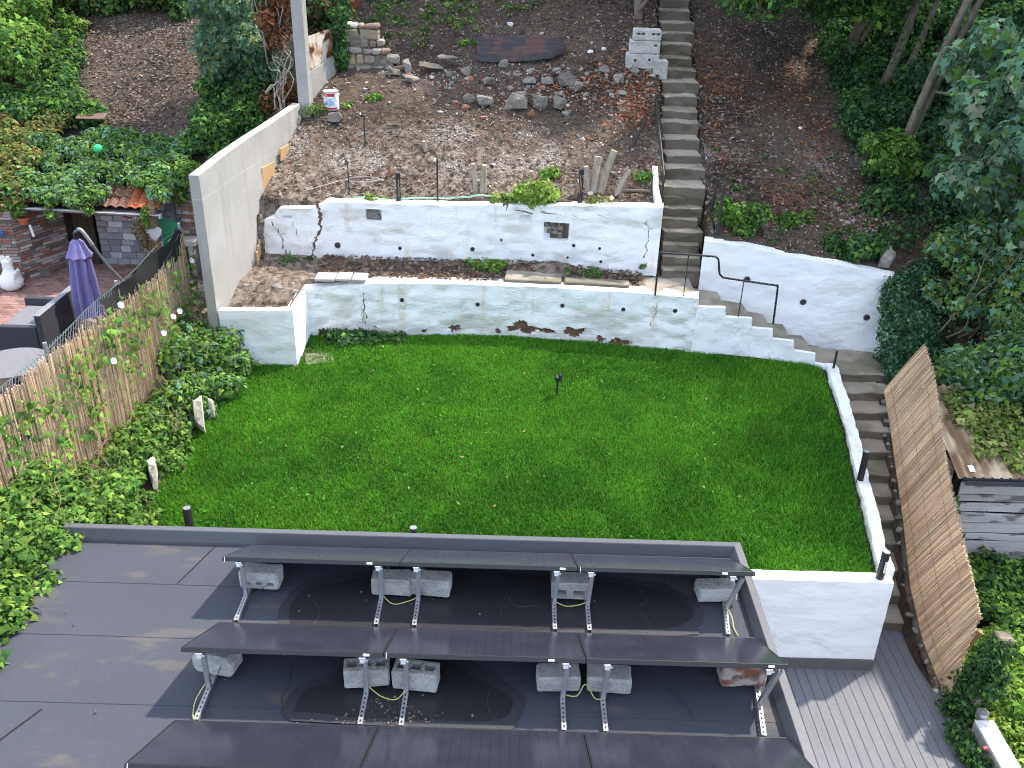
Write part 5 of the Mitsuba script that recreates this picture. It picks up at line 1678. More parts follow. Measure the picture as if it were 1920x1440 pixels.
# ================================================================ right side: fence, hut, yard
# the fence follows the falling stairs, its reeds square to the slope
fr_ = thing('reed_screen', 'tan reed screen with slanted reeds along the right of the lower stairs', 'fence')
Bf, Bn = np.array([6.44, 13.95, -.93]), np.array([5.73, 8.58, -2.66])     # foot, far and near
Uf, Un = np.array([-.06, -1.05, 1.20]), np.array([.10, -.02, .88])          # reed vector there
r_ = np.random.RandomState(17)
TAN = np.array([(0.806, 0.582, 0.381), (0.874, 0.65, 0.426), (0.739, 0.526, 0.347), (0.65, 0.459, 0.314), (0.9, 0.706, 0.47), (0.56, 0.403, 0.28)])


TT = [0, .15, .3, .5, .7, .85, 1]
BX = [0, -.02, -.06, -.11, -.19, -.16, 0]      # the foot line bows towards the stairs
WX, WY, WZ = [.26, .25, .21, .18, .21, .15, -.05], [-.5] * 7, [1.08, 1.20, 1.18, 1.15, 1.18, 1.25, 1.28]


def screen(spacing, rad, off, pal, seed, dark=1.0):
    r = np.random.RandomState(seed)
    L = np.linalg.norm(Bn - Bf)
    n = int(L / spacing)
    t = (np.arange(n) + r.rand(n)) / n
    t = t * 1.0 - .0
    B = Bf + t[:, None] * (Bn - Bf)
    tt = np.clip(t, 0, 1)
    W = Uf * (1 - tt)[:, None] + Un * tt[:, None]
    W = np.stack([np.interp(tt, TT, WX), np.interp(tt, TT, WY), np.interp(tt, TT, WZ)], 1) * (1 + .012 * r.randn(n))[:, None]
    B = B + np.stack([np.interp(tt, TT, BX), 0 * tt, 0 * tt], 1)
    W = W * np.clip((B[:, 1] - 8.54) / .52, .04, 1)[:, None]
    W = W + np.array([0, 1, .33]) * (.016 * r.randn(n))[:, None]
    wav = .05 * nz(np.c_[t * L * .8, 0 * t, 0 * t], 1, seed)[:, None] * np.array([1, 0, 0])
    nr = np.array([-1.0, .1, 0])
    e1_ = unit(np.array([.12, .95, .3]))
    V_, m = [], 4
    for k in range(m):
        q = k / (m - 1)
        c_ = B + W * q + wav * q + nr * off + nr * (.012 * math.sin(PI * q))
        for a_ in range(4):
            aa = a_ * PI / 2
            V_.append(c_ + (math.cos(aa) * e1_ + math.sin(aa) * nr) * rad * (.75 + .5 * r.rand(n))[:, None])
    V_ = np.stack(V_, 1)
    f = []
    for k in range(m - 1):
        for a_ in range(4):
            b = (a_ + 1) % 4
            f += [[k * 4 + a_, k * 4 + b, k * 4 + 4 + b], [k * 4 + a_, k * 4 + 4 + b, k * 4 + 4 + a_]]
    f += [[(m - 1) * 4, (m - 1) * 4 + 1, (m - 1) * 4 + 2], [(m - 1) * 4, (m - 1) * 4 + 2, (m - 1) * 4 + 3]]
    F = (np.arange(n)[:, None, None] * (m * 4) + np.array(f)[None]).reshape(-1, 3)
    band = nz(np.c_[t * L * 1.6, 0 * t + 7, 0 * t], 1, seed + 1) + .5
    col = pal[np.clip((band * len(pal) + 1.0 * r.randn(n)).astype(int), 0, len(pal) - 1)] * r.uniform(.6, 1.2, (n, 1)) * dark
    return trimesh.Trimesh(V_.reshape(-1, 3), F, process=False), np.repeat(col, m * 4, 0)


g, c = screen(.0098, .0072, .0, TAN, 3)
part(fr_, 'reeds', g, 'm_reed', color=c, kind='stuff')
g, c = screen(.0115, .0078, -.016, TAN, 4, .75)
part(fr_, 'reeds_behind', g, 'm_reed', color=c, kind='stuff')
for q in (.18, .5, .86):
    part(fr_, 'binding_wire', tube([Bf + t * (Bn - Bf) + np.array([np.interp(t, TT, WX), -.5, np.interp(t, TT, WZ)]) * q + np.array([np.interp(t, TT, BX) - .02, 0, 0]) for t in np.linspace(0, .99 - .2 * q, 24)], .003, 5), 'm_twig')
for t in (.1, .38, .66, .9):
    b = Bf + t * (Bn - Bf)
    part(fr_, 'post', tube([b + [.12, 0, -.3], b + [.25, -.25, .75]], .03, 10), 'm_post', smooth=40)

# edging of loose stones between the stairs and the screen
ms = []
for k in range(24):
    t = k / 23
    b = Bf + t * (Bn - Bf) * .98
    s = .03 + .07 * r_.rand()
    ms.append(mv(rock(s, s * 1.2, s * .8, 800 + k), (b[0] + float(np.interp(t, TT, BX)) - .05 + .03 * r_.randn(), b[1], b[2] - .06 + .02 * r_.randn()), rz=6 * r_.rand()))
solo('stair_edge_rubble', cat(ms), 'm_stone', 'loose stones and dirt along the foot of the right reed screen', kind='stuff', smooth=35)
solo('stair_side_bank', lattice(np.array([[Bf + t * (Bn - Bf) + np.array([d + float(np.interp(t, TT, BX)), 0, -.12 - (1.4 if d < -.1 else 0)]) for t in np.linspace(-.08, 1.1, 30)] for d in (-.14, -.07, .0, .3)])), 'm_dirt', 'dark soil strip along the right of the lower stairs', kind='structure', smooth=True)

# neighbour's yard
solo('neighbour_yard', grid(np.arange(5.86, 18, .25), np.arange(2, 14.5, .25), lambda X, Y: np.where(X > 6.9, -2.86, -2.9) + 0.15 * nz(np.stack([X, Y, 0 * X], -1), 1, 91, 3)), 'm_dirt', 'soil of the overgrown yard on the right', kind='structure', smooth=True)

# plank hut
hu = thing('plank_hut', 'weathered grey plank hut with a corrugated roof behind the right reed screen', 'shed')
rows = [(-1.00, .20, 6.60, 8.6), (-1.20, .13, 6.62, 8.6), (-1.345, .17, 6.52, 8.6), (-1.52, .17, 6.72, 8.6), (-1.70, .19, 6.66, 8.6), (-1.905, .11, 6.9, 8.6), (-2.02, .25, 6.86, 8.6), (-2.29, .19, 6.86, 8.6), (-2.50, .25, 6.80, 8.6)]
left = [None, None, None, (6.44, 6.69), (6.44, 6.63), (6.44, 6.88), (6.46, 6.84), (6.5, 6.84), (6.5, 6.78)]


def plank(x0, x1, zt, h, seed):
    b = bbox(x1 - x0, .03, h, .005).subdivide().subdivide().subdivide()
    v = b.vertices
    v[:, 2] += .055 * nz(np.c_[v[:, 0] * 1.0, 0 * v[:, 0], np.sign(v[:, 2])], 1.6, seed, 3) * (np.abs(v[:, 2]) > h * .3)
    v[:, 1] += .012 * nz(v, 3, seed + 1)
    b.vertices = v
    return mv(b, ((x0 + x1) / 2, 11.20 - .012 * (seed % 3), zt - h / 2), ry=.012 * math.sin(seed * 2.3), rx=-.06)


for k, (zt, h, x0, x1) in enumerate(rows):
    part(hu, 'plank', plank(x0, x1, zt, h - .012, 20 + k), 'm_wood', smooth=30)
    if left[k]:
        part(hu, 'plank', plank(left[k][0], left[k][1], zt - .012, h - .022, 40 + k), 'm_wood', smooth=30)
part(hu, 'side_boards', mv(bbox(.03, 1.3, 1.9, .005), (6.48, 11.9, -1.72)), 'm_wood')
part(hu, 'dark_inside', bx(6.54, 8.6, 11.25, 12.6, -2.9, -.92, .01), 'm_matblack')
xs_ = np.linspace(6.18, 8.9, 160)
for k, (y0, y1, m, xa, xb_) in enumerate(((11.0, 12.75, 'm_corr', 6.44, 8.9),)):
    xs_ = np.linspace(xa, xb_, 170)
    V_ = np.stack([np.stack([xs_, 0 * xs_ + y, -.80 + (y - 11.0) * .34 + .022 * np.sin(xs_ * 2 * PI / .13)], 1) for y in np.linspace(y0, y1, 6)], 0)
    part(hu, 'corrugated_roof', lattice(V_), m, smooth=True)


def f_corr(p, n, uv):
    a = fbm(p.x * 6, p.y * 3, 0, 4)
    return mix((0.20, 0.125, 0.075), (0.55, 0.45, 0.30), smoothstep(0.3, 0.7, a))


mat('m_corr', proc(f_corr), 0.85)
part(hu, 'gutter', mv(cat(bbox(2.3, .10, .014, .003), mv(bbox(2.3, .012, .07, .003), (0, -.045, .03)), mv(bbox(2.3, .012, .07, .003), (0, .045, .03))), (7.66, 10.95, -.86)), 'm_rattan')
part(hu, 'pale_patch', mv(bbox(.08, .12, .006, .002), (6.66, 11.13, -.722), rx=.33), 'm_white')

# low wall with a metal coping, old post
lo = thing('coped_wall', 'low wall with a bright metal coping at the bottom right corner', 'wall')
part(lo, 'masonry', bx(5.78, 5.93, 2.5, 8.05, -2.95, -2.39, .01), 'm_conc')
part(lo, 'coping', bx(5.74, 5.97, 2.5, 7.98, -2.385, -2.335, .008), 'm_copemetal')
mat('m_copemetal', (0.72, 0.73, 0.75), 0.38, metal=0.35)
part(lo, 'end_bracket', mv(trimesh.creation.cylinder(.07, .10, sections=16), (5.86, 8.06, -2.33)), 'm_tin', smooth=40)
solo('brick_end', mv(rock(.22, .2, .2, 811, 3, .15), (5.88, 8.30, -2.3)), 'm_stone', 'pale broken block end at the head of the metal coping', 'stone', smooth=35)
op = thing('old_post', 'thick weathered wooden post behind the ivy at the right', 'post')
b = bbox(.2, .17, 1.3, .02).subdivide().subdivide().subdivide()
b.vertices = b.vertices + .03 * np.stack([nz(b.vertices * [6, 6, 2], 1, 820 + q) for q in range(3)], 1)
part(op, 'shaft', mv(b, (6.08, 8.58, -2.15), rx=.04, ry=.1), 'm_oldpost', smooth=35)
mat('m_oldpost', proc(f_bark), 0.95, bump=proc(f_rough, 4e-3), bscale=0.03)
solo('red_clip', mv(bbox(.06, .04, .03, .006), (5.67, 7.55, -2.33), rz=.4), 'm_redplastic', 'tiny red clip in the ivy beside the metal coping', 'clip')


# ================================================================ plants
def plant(name, lab, cat_, cl, dens, S, shape, pal, seed, stems=(), group=None, **kw):
    t = thing(name, lab, cat_, group)
    g, c = clumps(cl, dens, S, shape, pal, seed, **kw)
    part(t, 'foliage', g, 'm_leaf', color=c)
    if stems:
        part(t, 'stems', cat([twig(a, b, r0, r1, seed + i) for i, (a, b, r0, r1) in enumerate(stems)]), 'm_bark', smooth=True)
    return t


r_ = np.random.RandomState(99)

# --- bank at the left
def hfence(y):      # how high the growth climbs the fence
    return np.interp(y, [5.5, 7.5, 8.6, 9.3, 9.9, 10.6, 11.4, 12.2, 12.9, 13.6, 14.3], [.85, .65, .38, -.05, -.30, -.48, -.62, -.55, -.10, .02, -.05])


def bank_clumps(y0, y1, n, seed, rmin=.16, rmax=.27):
    r = np.random.RandomState(seed)
    out = []
    while len(out) < n:
        y, t = r.uniform(y0, y1), r.rand()
        xl = float(lawn_left(y)) if y > 9.3 else -4.75
        zl = float(lawn_h(xl, y)) + .05 if y > 9.4 else -.35 + .2 * ss(9.4, 8.2, y)
        x = -5.5 + t * (xl + .08 + 5.5)
        z = hfence(y) * (1 - t) ** 1.1 + zl * (1 - (1 - t) ** 1.1)
        if any((y - b) ** 2 + (x - a) ** 2 * 1.2 < .30 ** 2 for a, b in ((-4.78, 12.15), (-4.97, 10.72))) or (t > .75 and abs(y - 11.85) < .35) or (t > .75 and abs(y - 10.45) < .3):
            continue
        out.append((x, y, z - .08 + .11 * r.randn(), r.uniform(rmin, rmax), .8))
    return out


plant('bramble_thicket', 'bright green thicket of small leaves on the bank beside the flat roof', 'bush', bank_clumps(5.6, 9.9, 84, 1, .13, .30), 330, .075, 'ivy', BRIGHT + GREEN, 201)
bs_ = []
for k in range(46):
    y = r_.uniform(6.2, 13.8)
    x = r_.uniform(-5.45, -4.85)
    z = float(hfence(y)) * .6 - .2
    bs_.append(twig((x, y, z - .1), (x + .25 * r_.randn(), y + .3 * r_.randn(), z + r_.uniform(.15, .55)), .006, .003, 900 + k, .25, 5))
solo('bramble_stems', cat(bs_), 'm_twig', 'thin bare bramble stems sticking out of the growth on the bank', kind='stuff', smooth=True)
plant('bindweed_patch', 'light green tangle of bindweed on the bank between the reed fence and the lawn', 'bush', bank_clumps(9.5, 12.4, 62, 2, .12, .27), 330, .072, 'ivy', BRIGHT + GREEN + [(.14, .19, .06)], 202)
plant('ivy_bush', 'dense leafy bush at the lawn edge beside the white planter corner', 'bush', bank_clumps(11.9, 14.25, 60, 3, .15, .32) + [(-4.85, 14.0, -.35, .3), (-4.62, 13.6, -.62, .28), (-4.6, 13.1, -.75, .24)], 310, .085, 'ivy', GREEN + BRIGHT + BLUISH[:2], 203)
cl = []
for k in range(46):
    y = r_.uniform(6.35, 8.35)
    cl.append((-5.14 + .10 * r_.randn() + .08 * (y > 7.6) + .10 * math.sin(5 * y), y, .0 + .08 * r_.rand(), r_.uniform(.12, .2), .6))
for k in range(20):
    cl.append((-5.3 + .2 * r_.randn(), r_.uniform(5.2, 8.4), .1 + .15 * r_.rand(), .25, .7))
plant('roof_edge_ivy', 'green creeper spilling over the left edge of the flat roof', 'ivy', cl, 430, .06, 'ivy', BRIGHT + GREEN, 204)

# climbing bindweed on the reeds, with white flowers
t = thing('climbing_vine', 'green vine with white trumpet flowers climbing over the left reed fence', 'vine')
spots = [(14.5, .55, .16, .45), (14.6, .0, .15, .5), (13.9, .75, .18, .30), (13.2, .62, .18, .28), (13.3, .15, .25, .35), (12.55, .80, .30, .28), (12.1, .55, .35, .35), (11.7, .35, .35, .35), (11.55, .95, .45, .16), (11.1, 1.08, .45, .14), (11.2, .75, .32, .25), (12.9, -.1, .3, .35), (10.5, .55, .28, .45), (10.2, .95, .35, .2),
         (10.4, .05, .25, .35), (9.75, .75, .3, .35), (9.6, .2, .25, .4), (9.1, .95, .4, .25), (8.7, .7, .4, .5), (14.0, .2, .3, .3), (8.2, 1.05, .6, .2)]
gs_ = []
for k, (y, z, ry, rz2) in enumerate(spots):
    n = int(430 * ry * rz2) + 10
    P = np.c_[-5.53 + .07 * np.abs(r_.randn(n)), y + ry * .6 * r_.randn(n), z + rz2 * .6 * r_.randn(n)]
    P = P[(P[:, 2] < 1.36)]
    gs_.append(leaves(P, np.tile([1, -.3, .5], (len(P), 1)), .075, 'ivy', BRIGHT + GREEN, 300 + k, tilt_=.45, droop=.8, tint=np.array([1, 1, 1]) * r_.uniform(.8, 1.2)))
g, c = join(gs_)
part(t, 'foliage', g, 'm_leaf', color=c)
part(t, 'stems', cat([twig((-5.55, y + .1 * r_.randn(), -.5), (-5.55, y + .4 * r_.randn(), z + .3), .005, .003, k, .2) for k, (y, z, ry, rz2) in enumerate(spots)]), 'm_twig', smooth=True)
for k, (y, z) in enumerate(((14.46, .86), (11.6, 1.23), (13.33, .32), (13.62, .29), (12.87, .24), (11.09, .62))):
    a = np.linspace(0, 2 * PI, 15)
    fl_ = lattice(np.stack([np.stack([rr * np.cos(a) * (1 + .08 * np.cos(5 * a)), rr * np.sin(a) * (1 + .08 * np.cos(5 * a)), 0 * a + h], 1) for rr, h in ((.046, .05), (.036, .047), (.012, .02), (.005, 0))], 0))
    part(t, 'flower', mv(fl_, (-5.44, y, z), ry=1.0, rx=.5), 'm_white', smooth=True)

# --- ivy over the shed roof and slope behind it
def ivy_z(x, y):
    y = np.asarray(y, float)
    return np.where(y < 20.3, .72 + .36 * (y - 17.85) + .04 * (-7.4 - x) * .8, 1.60 + .43 * (y - 20.3)) + .1


def roof_cl(x0, x1, y0, y1, n, seed, rmin=.16, rmax=.28, skip=True):
    r = np.random.RandomState(seed)
    out = []
    while len(out) < n:
        x, y = r.uniform(x0, x1), r.uniform(y0, y1)
        bare = (skip and ((-8.45 < x < -7.30 and y < 18.42 + .1 * r.randn()) or (-9.05 < x < -8.8 and 17.9 < y < 18.35))) or (abs(x + 9.42) < .35 and abs(y - 20.3) < .28)
        if bare:
            continue
        out.append((x, y, float(ivy_z(x, y)) + .05 * r.randn(), r.uniform(rmin, rmax), .6))
    return out


plant('roof_ivy', 'dense bluish green ivy covering the right part of the shed roof', 'ivy', roof_cl(-10.3, -7.0, 17.8, 20.2, 118, 11), 300, .075, 'ivy', BLUISH + GREEN + BRIGHT[:2] + OLIVE[:1], 211)
plant('yellowing_creeper', 'yellowing brown and green creeper covering the left part of the shed roof', 'ivy', roof_cl(-13.2, -10.0, 17.7, 20.9, 130, 12, .18, .3), 240, .085, 'ivy', OLIVE + OLIVE + [(.17, .13, .05), (.19, .08, .045)] + GREEN[:2], 212)
cl = []
for x in (-10.4, -10.15, -9.95, -9.4, -8.72, -8.62, -7.45, -7.2, -6.95, -11.0, -11.5):
    L = r_.uniform(.08, .34)
    for q in np.arange(0, L, .10):
        cl.append((x + .05 * r_.randn(), 17.72 + (.0 if x < -7.4 else .85), .72 + .02 * (-7.4 - x) - q + (.35 if x > -7.3 else 0), .085, 1.0))
plant('hanging_creeper', 'light green creeper strands hanging in front of the shed gutter', 'ivy', cl, 520, .07, 'ivy', BRIGHT + [(.16, .2, .07)], 213)
plant('dry_hanging_plant', 'dried yellow brown plant hanging beside the wooden post of the shed', 'plant', [(-7.62 + .10 * r_.randn(), 17.9, .42 - .10 * k + .03 * r_.randn(), .17 - .006 * k, 1.0) for k in range(13)], 230, .055, 'ivy', [(.30, .20, .07), (.26, .17, .09), (.22, .20, .07), (.15, .12, .06)], 214)
plant('corner_ivy', 'dark green ivy over the brick pier between the shed and the grey wall', 'ivy', roof_cl(-7.1, -5.3, 19.5, 21.2, 70, 13, .2, .3, False), 240, .085, 'ivy', GREEN + DARK, 215)
plant('pier_ivy', 'strand of pale ivy trailing down the brick pier of the shed', 'ivy', [(-7.02 + .05 * r_.randn(), 18.62, 1.22 - .09 * k, .11, 1.0) for k in range(7)] + [(-7.1 + .3 * r_.rand(), 18.9, 1.3, .2, .6) for k in range(6)], 330, .075, 'ivy', BRIGHT + GREEN, 216)

# --- hedge, mound and conifer at the upper left
zl = lambda x, y: float(hleft(np.float64(x), np.float64(y)))


def slope_cl(x0, x1, y0, y1, h, n, seed, rmin=.25, rmax=.42, cond=None):
    r = np.random.RandomState(seed)
    out = []
    while len(out) < n:
        x, y = r.uniform(x0, x1), r.uniform(y0, y1)
        if cond and not cond(x, y):
            continue
        out.append((x, y, zl(x, y) + h * r.rand() ** .8 + .1, r.uniform(rmin, rmax), .85))
    return out


mound = lambda x, y: ((x + 8.9) / 2.5) ** 2 + ((y - 23) / 2.5) ** 2 > 1.0
plant('hop_hedge', 'tall sunlit green hedge of climbing leaves in the top left corner', 'hedge', slope_cl(-14.5, -10.9, 21.2, 25.5, 1.5, 150, 21, cond=mound), 150, .11, 'ivy', BRIGHT + GREEN + OLIVE[:1], 221)
plant('slope_bramble', 'dark green bramble on the slope left of the gravel mound', 'bush', slope_cl(-11.6, -9.3, 20.7, 23.5, .35, 62, 22, .2, .32, lambda x, y: ((x + 8.6) / 2.0) ** 2 + ((y - 22.8) / 2.2) ** 2 > 1.0), 200, .10, 'ivy', GREEN + BRIGHT[:2] + DARK, 222)
plant('mound_top_hedge', 'dark green undergrowth along the top of the gravel mound', 'hedge', slope_cl(-11.5, -5.6, 25.0, 28, .9, 120, 23, .3, .5), 130, .12, 'ivy', GREEN + DARK + OLIVE[:2], 223)
t = plant('conifer', 'bluish green conifer with drooping sprays beside the grey wall at the top left', 'tree', cloud((-6.25, 21.5, 3.95), (1.0, .9, 1.9), 88, .28, .45, 24), 150, .15, 'needle', BLUISH + BLUISH + OLIVE[:2], 224, up=.2)
part(t, 'trunk', twig((-6.2, 21.8, 1.6), (-6.0, 21.9, 6.4), .13, .05, 5, .05), 'm_bark', smooth=True)
part(t, 'branches', cat([twig((-6.2, 21.8, z), (-6.2 + 1.1 * math.cos(q), 21.6 + .8 * math.sin(q), z - .1), .03, .01, int(z * 10), .1) for z, q in zip(np.linspace(2.2, 5.2, 16), np.arange(16) * 2.4)]), 'm_bark', smooth=True)
plant('wall_shrub', 'dark green leafy shrub below the conifer along the grey wall', 'bush', slope_cl(-7.0, -5.25, 19.8, 21.8, .75, 72, 25, .22, .36), 200, .09, 'ivy', GREEN + DARK + BRIGHT[:1], 225)
t = plant('dead_creeper', 'dead brown creeper with twisted grey stems beside the pale post', 'vine', [(-4.98 + .13 * r_.randn(), 19.75 + .2 * r_.randn(), z, r_.uniform(.10, .2), 1.1) for z in np.r_[np.linspace(2.0, 2.8, 9), np.linspace(3.7, 5.0, 26)]], 260, .085, 'ivy', BROWN, 226)
part(t, 'twisted_stems', cat([twig((-4.95 + .12 * r_.randn(), 19.6 + .1 * r_.randn(), 2.2 + .2 * r_.rand()), (-4.9 + .2 * r_.randn(), 19.8, 4.6 + .4 * r_.rand()), .016, .008, 40 + k, .16, 9) for k in range(9)]), 'm_greytwig', smooth=True)
mat('m_greytwig', (0.30, 0.27, 0.23), 0.9)
plant('ruin_ivy', 'dark ivy column between the rusty panel and the ruined stone wall', 'ivy', [(-3.86 + .04 * r_.randn(), 20.56 + .05 * r_.randn(), z, .15, 1.0) for z in np.linspace(3.15, 4.25, 16)], 300, .08, 'ivy', DARK + GREEN[:2], 227)
plant('post_shrub', 'dark shrub with some brown leaves behind the rusty panel at the top', 'bush', cloud((-4.45, 21.6, 4.35), (.55, .9, .75), 34, .2, .34, 28), 200, .09, 'ivy', DARK + BROWN[:2] + GREEN[:1], 228)
plant('bucket_weed', 'small grey green weed at the foot of the pale post', 'weed', [(-4.15 + .1 * r_.randn(), 18.95 + .1 * r_.randn(), gz(-4.1, 19) + .12 + .08 * r_.rand(), .12) for k in range(6)], 330, .06, 'oval', GREEN + OLIVE, 229)
# gravel of the mound
n = 9000
x, y = r_.uniform(-11.5, -6.6, n), r_.uniform(20.4, 26, n)
g, c = leaves(np.stack([x, y, ground_n(x, y) + .015], 1), np.tile([0, -.2, 1.0], (n, 1)), .055, 'chip', [(.16, .135, .12), (.20, .175, .16), (.13, .11, .095), (.18, .12, .09), (.25, .23, .215)], 230, tilt_=.5)
solo('mound_gravel', g, 'm_vc', 'loose brown and grey rubble covering the mound behind the shed', kind='stuff', color=c)

# --- low growth in the garden
def gplant(name, lab, x, y, r, n, pal, seed, S=.06, shape='ivy', h=.25, cat_='shrub', z=None, sp=1.0, stems=True):
    rr = np.random.RandomState(seed)
    z0 = gz(x, y) if z is None else z
    cl = [(x + sp * r * rr.randn() * .6, y + .5 * r * rr.randn() * .6, z0 + h * rr.rand(), r * rr.uniform(.35, .6)) for k in range(n)]
    st_ = [((x, y, z0 - .03), (c[0], c[1], c[2]), .006, .003) for c in cl[:6]] if stems else ()
    return plant(name, lab, cat_, cl, 420, S, shape, pal, seed, st_)


LIME = [(.22, .35, .06), (.27, .39, .08), (.16, .28, .05), (.34, .42, .12)]
gplant('leafy_shrub', 'bright lime green leafy shrub in the middle of the upper white wall top', .36, 16.45, .34, 17, LIME, 241, .075, h=.30)
gplant('leafy_shrub', 'small lime green plant on the upper white wall left of the open bollard light', -2.62, 16.55, .17, 6, LIME, 242, .06, h=.10)
gplant('weed', 'pale green weed between the pair of cut stems and the leafy shrub', -.22, 16.55, .20, 7, LIME + GREEN[:1], 243, .055, h=.08, cat_='weed')
gplant('weed', 'green weed behind the leafy shrub toward the sawn stems', .66, 17.2, .24, 8, BRIGHT, 244, .055, h=.10, cat_='weed')
gplant('weed', 'low yellowish weed at the foot of the sawn stems', 1.5, 16.45, .24, 7, OLIVE + LIME[:1], 245, .05, h=.06, cat_='weed')
gplant('weed', 'small green weed beside the right end of the upper white wall', 2.35, 17.1, .22, 7, GREEN, 246, .05, h=.10, cat_='weed')
gplant('slope_shrub', 'green shrub growing above the right white wall near the leaning posts', 4.15, 16.25, .36, 16, GREEN + BRIGHT[:2], 247, .075, h=.55)
gplant('slope_shrub', 'dark green ivy shrub near the right end of the right white wall', 6.1, 15.85, .38, 13, DARK + GREEN, 248, .075, h=.30)
gplant('slope_shrub', 'low green shrub on the slope halfway along the right white wall', 5.2, 16.6, .30, 8, GREEN + BRIGHT[:1], 249, .06, h=.10)
gplant('bed_weed', 'row of fresh green weeds at the foot of the upper white wall', -.55, 16.15, .30, 12, BRIGHT, 250, .05, z=.30, h=.06, cat_='weed', sp=1.2)
gplant('bed_weed', 'green weeds under the big square opening of the upper wall', 1.45, 15.95, .24, 6, GREEN, 251, .045, z=.28, h=.05, cat_='weed', sp=1.2)
gplant('bed_weed', 'dark weeds by the left end of the upper white wall', -4.1, 16.2, .24, 6, DARK + GREEN, 252, .05, z=.28, h=.06, cat_='weed', sp=1.2)
gplant('bed_weed', 'single weed sprouting from the right end of the upper white wall', 2.38, 15.98, .08, 4, GREEN, 253, .06, z=.42, h=.08, cat_='weed')
gplant('wall_ivy', 'dark low ivy along the lawn at the left foot of the lower white wall', -3.05, 15.12, .40, 18, DARK + GREEN, 254, .06, z=-.80, h=.08, cat_='ivy', sp=1.3)
gplant('slope_weed', 'small green plant alone behind the corrugated sheet', -1.2, 21.6, .16, 5, BRIGHT, 255, .08, h=.08, cat_='weed')
gplant('slope_weed', 'small green plant right of the paint bucket', -3.55, 19.3, .10, 4, BRIGHT, 256, .08, h=.10, cat_='weed')
gplant('slope_weed', 'pale green plant halfway between the bucket and the rubble heap', -3.0, 19.55, .16, 5, BRIGHT, 257, .07, h=.05, cat_='weed')
r2 = np.random.RandomState(44)
cl = []
while len(cl) < 130:
    x, y = r2.uniform(-3.6, .8), r2.uniform(20.9, 24.2)
    if y > 21.0 + .55 * (x + 3.6) * .8 and r2.rand() < np.interp(x, [-3.6, -1, .8], [1, .7, .25]):
        cl.append((x, y, gz(x, y) + .02, r2.uniform(.07, .16), .5))
g, c = clumps(cl, 260, .06, 'ivy', GREEN + OLIVE + DARK[:2], 258)
solo('ground_ivy', g, 'm_leaf', 'patchy low ivy and weeds over the top of the bare slope', kind='stuff', color=c)
cl = []
for k in range(120):
    x, y = r2.uniform(3.9, 7), r2.uniform(15.9, 18.6)
    if r2.rand() < np.interp(x, [3.9, 5.5, 7], [.5, .35, 1]):
        cl.append((x, y, gz(x, y) + .02, r2.uniform(.05, .13), .5))
g, c = clumps(cl, 300, .05, 'ivy', GREEN + OLIVE[:2] + DARK, 259)
solo('slope_weeds', g, 'm_leaf', 'small scattered weeds on the slope above the right white wall', kind='stuff', color=c)
# fallen leaves and clover on the lawn
n = 130
x, y = r2.uniform(-3.5, 5, n), r2.uniform(9.6, 15.2, n)
k = (x < curb_x(y) - .2) & (y < lawn_back(x) - .05) & (r2.rand(n) < np.where(y > 14.3, .9, .45))
x, y = x[k], y[k]
g, c = leaves(np.stack([x, y, lawn_h(x, y) + .055], 1), np.tile([0, -.4, 1.0], (len(x), 1)), .055, 'oval', [(.40, .42, .20), (.34, .24, .12), (.45, .36, .22), (.25, .40, .10), (.30, .42, .14)], 260, tilt_=.4)
solo('lawn_leaf_litter', g, 'm_leaf', 'few pale fallen leaves lying on the lawn', kind='stuff', color=c)

# clover and daisies' leaves in the turf
n = 5200
x, y = r2.uniform(-4.5, 5.4, n), r2.uniform(9.4, 15.2, n)
pp = np.stack([x, y, 0 * x], 1)
k = (x < curb_x(y) - .15) & (y < lawn_back(x) - .05) & (nz(pp, 1.4, 66, 3) + .12 * r2.randn(n) > .12)
x, y = x[k], y[k]
g, c = leaves(np.stack([x, y, lawn_h(x, y) + .035], 1), np.tile([0, -.2, 1.0], (len(x), 1)), .045, 'oval', [(.12, .38, .05), (.20, .45, .08), (.08, .28, .04)], 262, tilt_=.5)
solo('lawn_clover', g, 'm_leaf', 'pale clover leaves in patches through the lawn', kind='stuff', color=c)

# --- right side
cl = []
while len(cl) < 150:
    t_, q = r2.rand(), r2.rand()
    # mantle hanging from the bank's edge down to the reed screen
    x = 6.62 + .75 * q + .25 * (1 - t_) * r2.rand() + .18 * (t_ < .25)
    y = 15.0 - .75 * (1 - t_) + .4 * q * t_
    z = -1.0 + 1.62 * t_ + .22 * q
    cl.append((x - .16 * (1 - t_), y, z, r2.uniform(.15, .24), .9))
plant('ivy_mantle', 'dense dark ivy hanging between the right white wall and the reed screen', 'ivy', cl, 480, .055, 'ivy', DARK + BLUISH[:1] + [(.03, .075, .035)], 261, up=.2, tilt_=.35, droop=.9)


def trunk(t, pts, r0, r1, name='trunk', m='m_bark'):
    p = smoothpath(pts, 6)
    part(t, name, tube(p, np.linspace(r0, r1, len(p)), 10), m, smooth=True)


def tree(name, lab, trunks, cl, dens, S, shape, pal, seed, ivy=False, limbs=()):
    t = thing(name, lab, 'tree')
    for pts, r0, r1 in trunks:
        trunk(t, pts, r0, r1)
    for pts, r0, r1 in limbs:
        trunk(t, pts, r0, r1, 'limb')
    g, c = clumps(cl, dens, S, shape, pal, seed)
    part(t, 'crown', g, 'm_leaf', color=c)
    if ivy:
        iv = []
        for pts, r0, r1 in trunks:
            p = smoothpath(pts, 6)
            n = 260
            q = p[r2.randint(0, max(3, int(len(p) * .62)), n)] + .10 * r2.randn(n, 3)
            iv.append(leaves(q, r2.randn(n, 3) + [0, -.8, .4], .075, 'ivy', DARK + GREEN, seed + 9))
        g, c = join(iv)
        part(t, 'trunk_ivy', g, 'm_leaf', color=c)
    return t


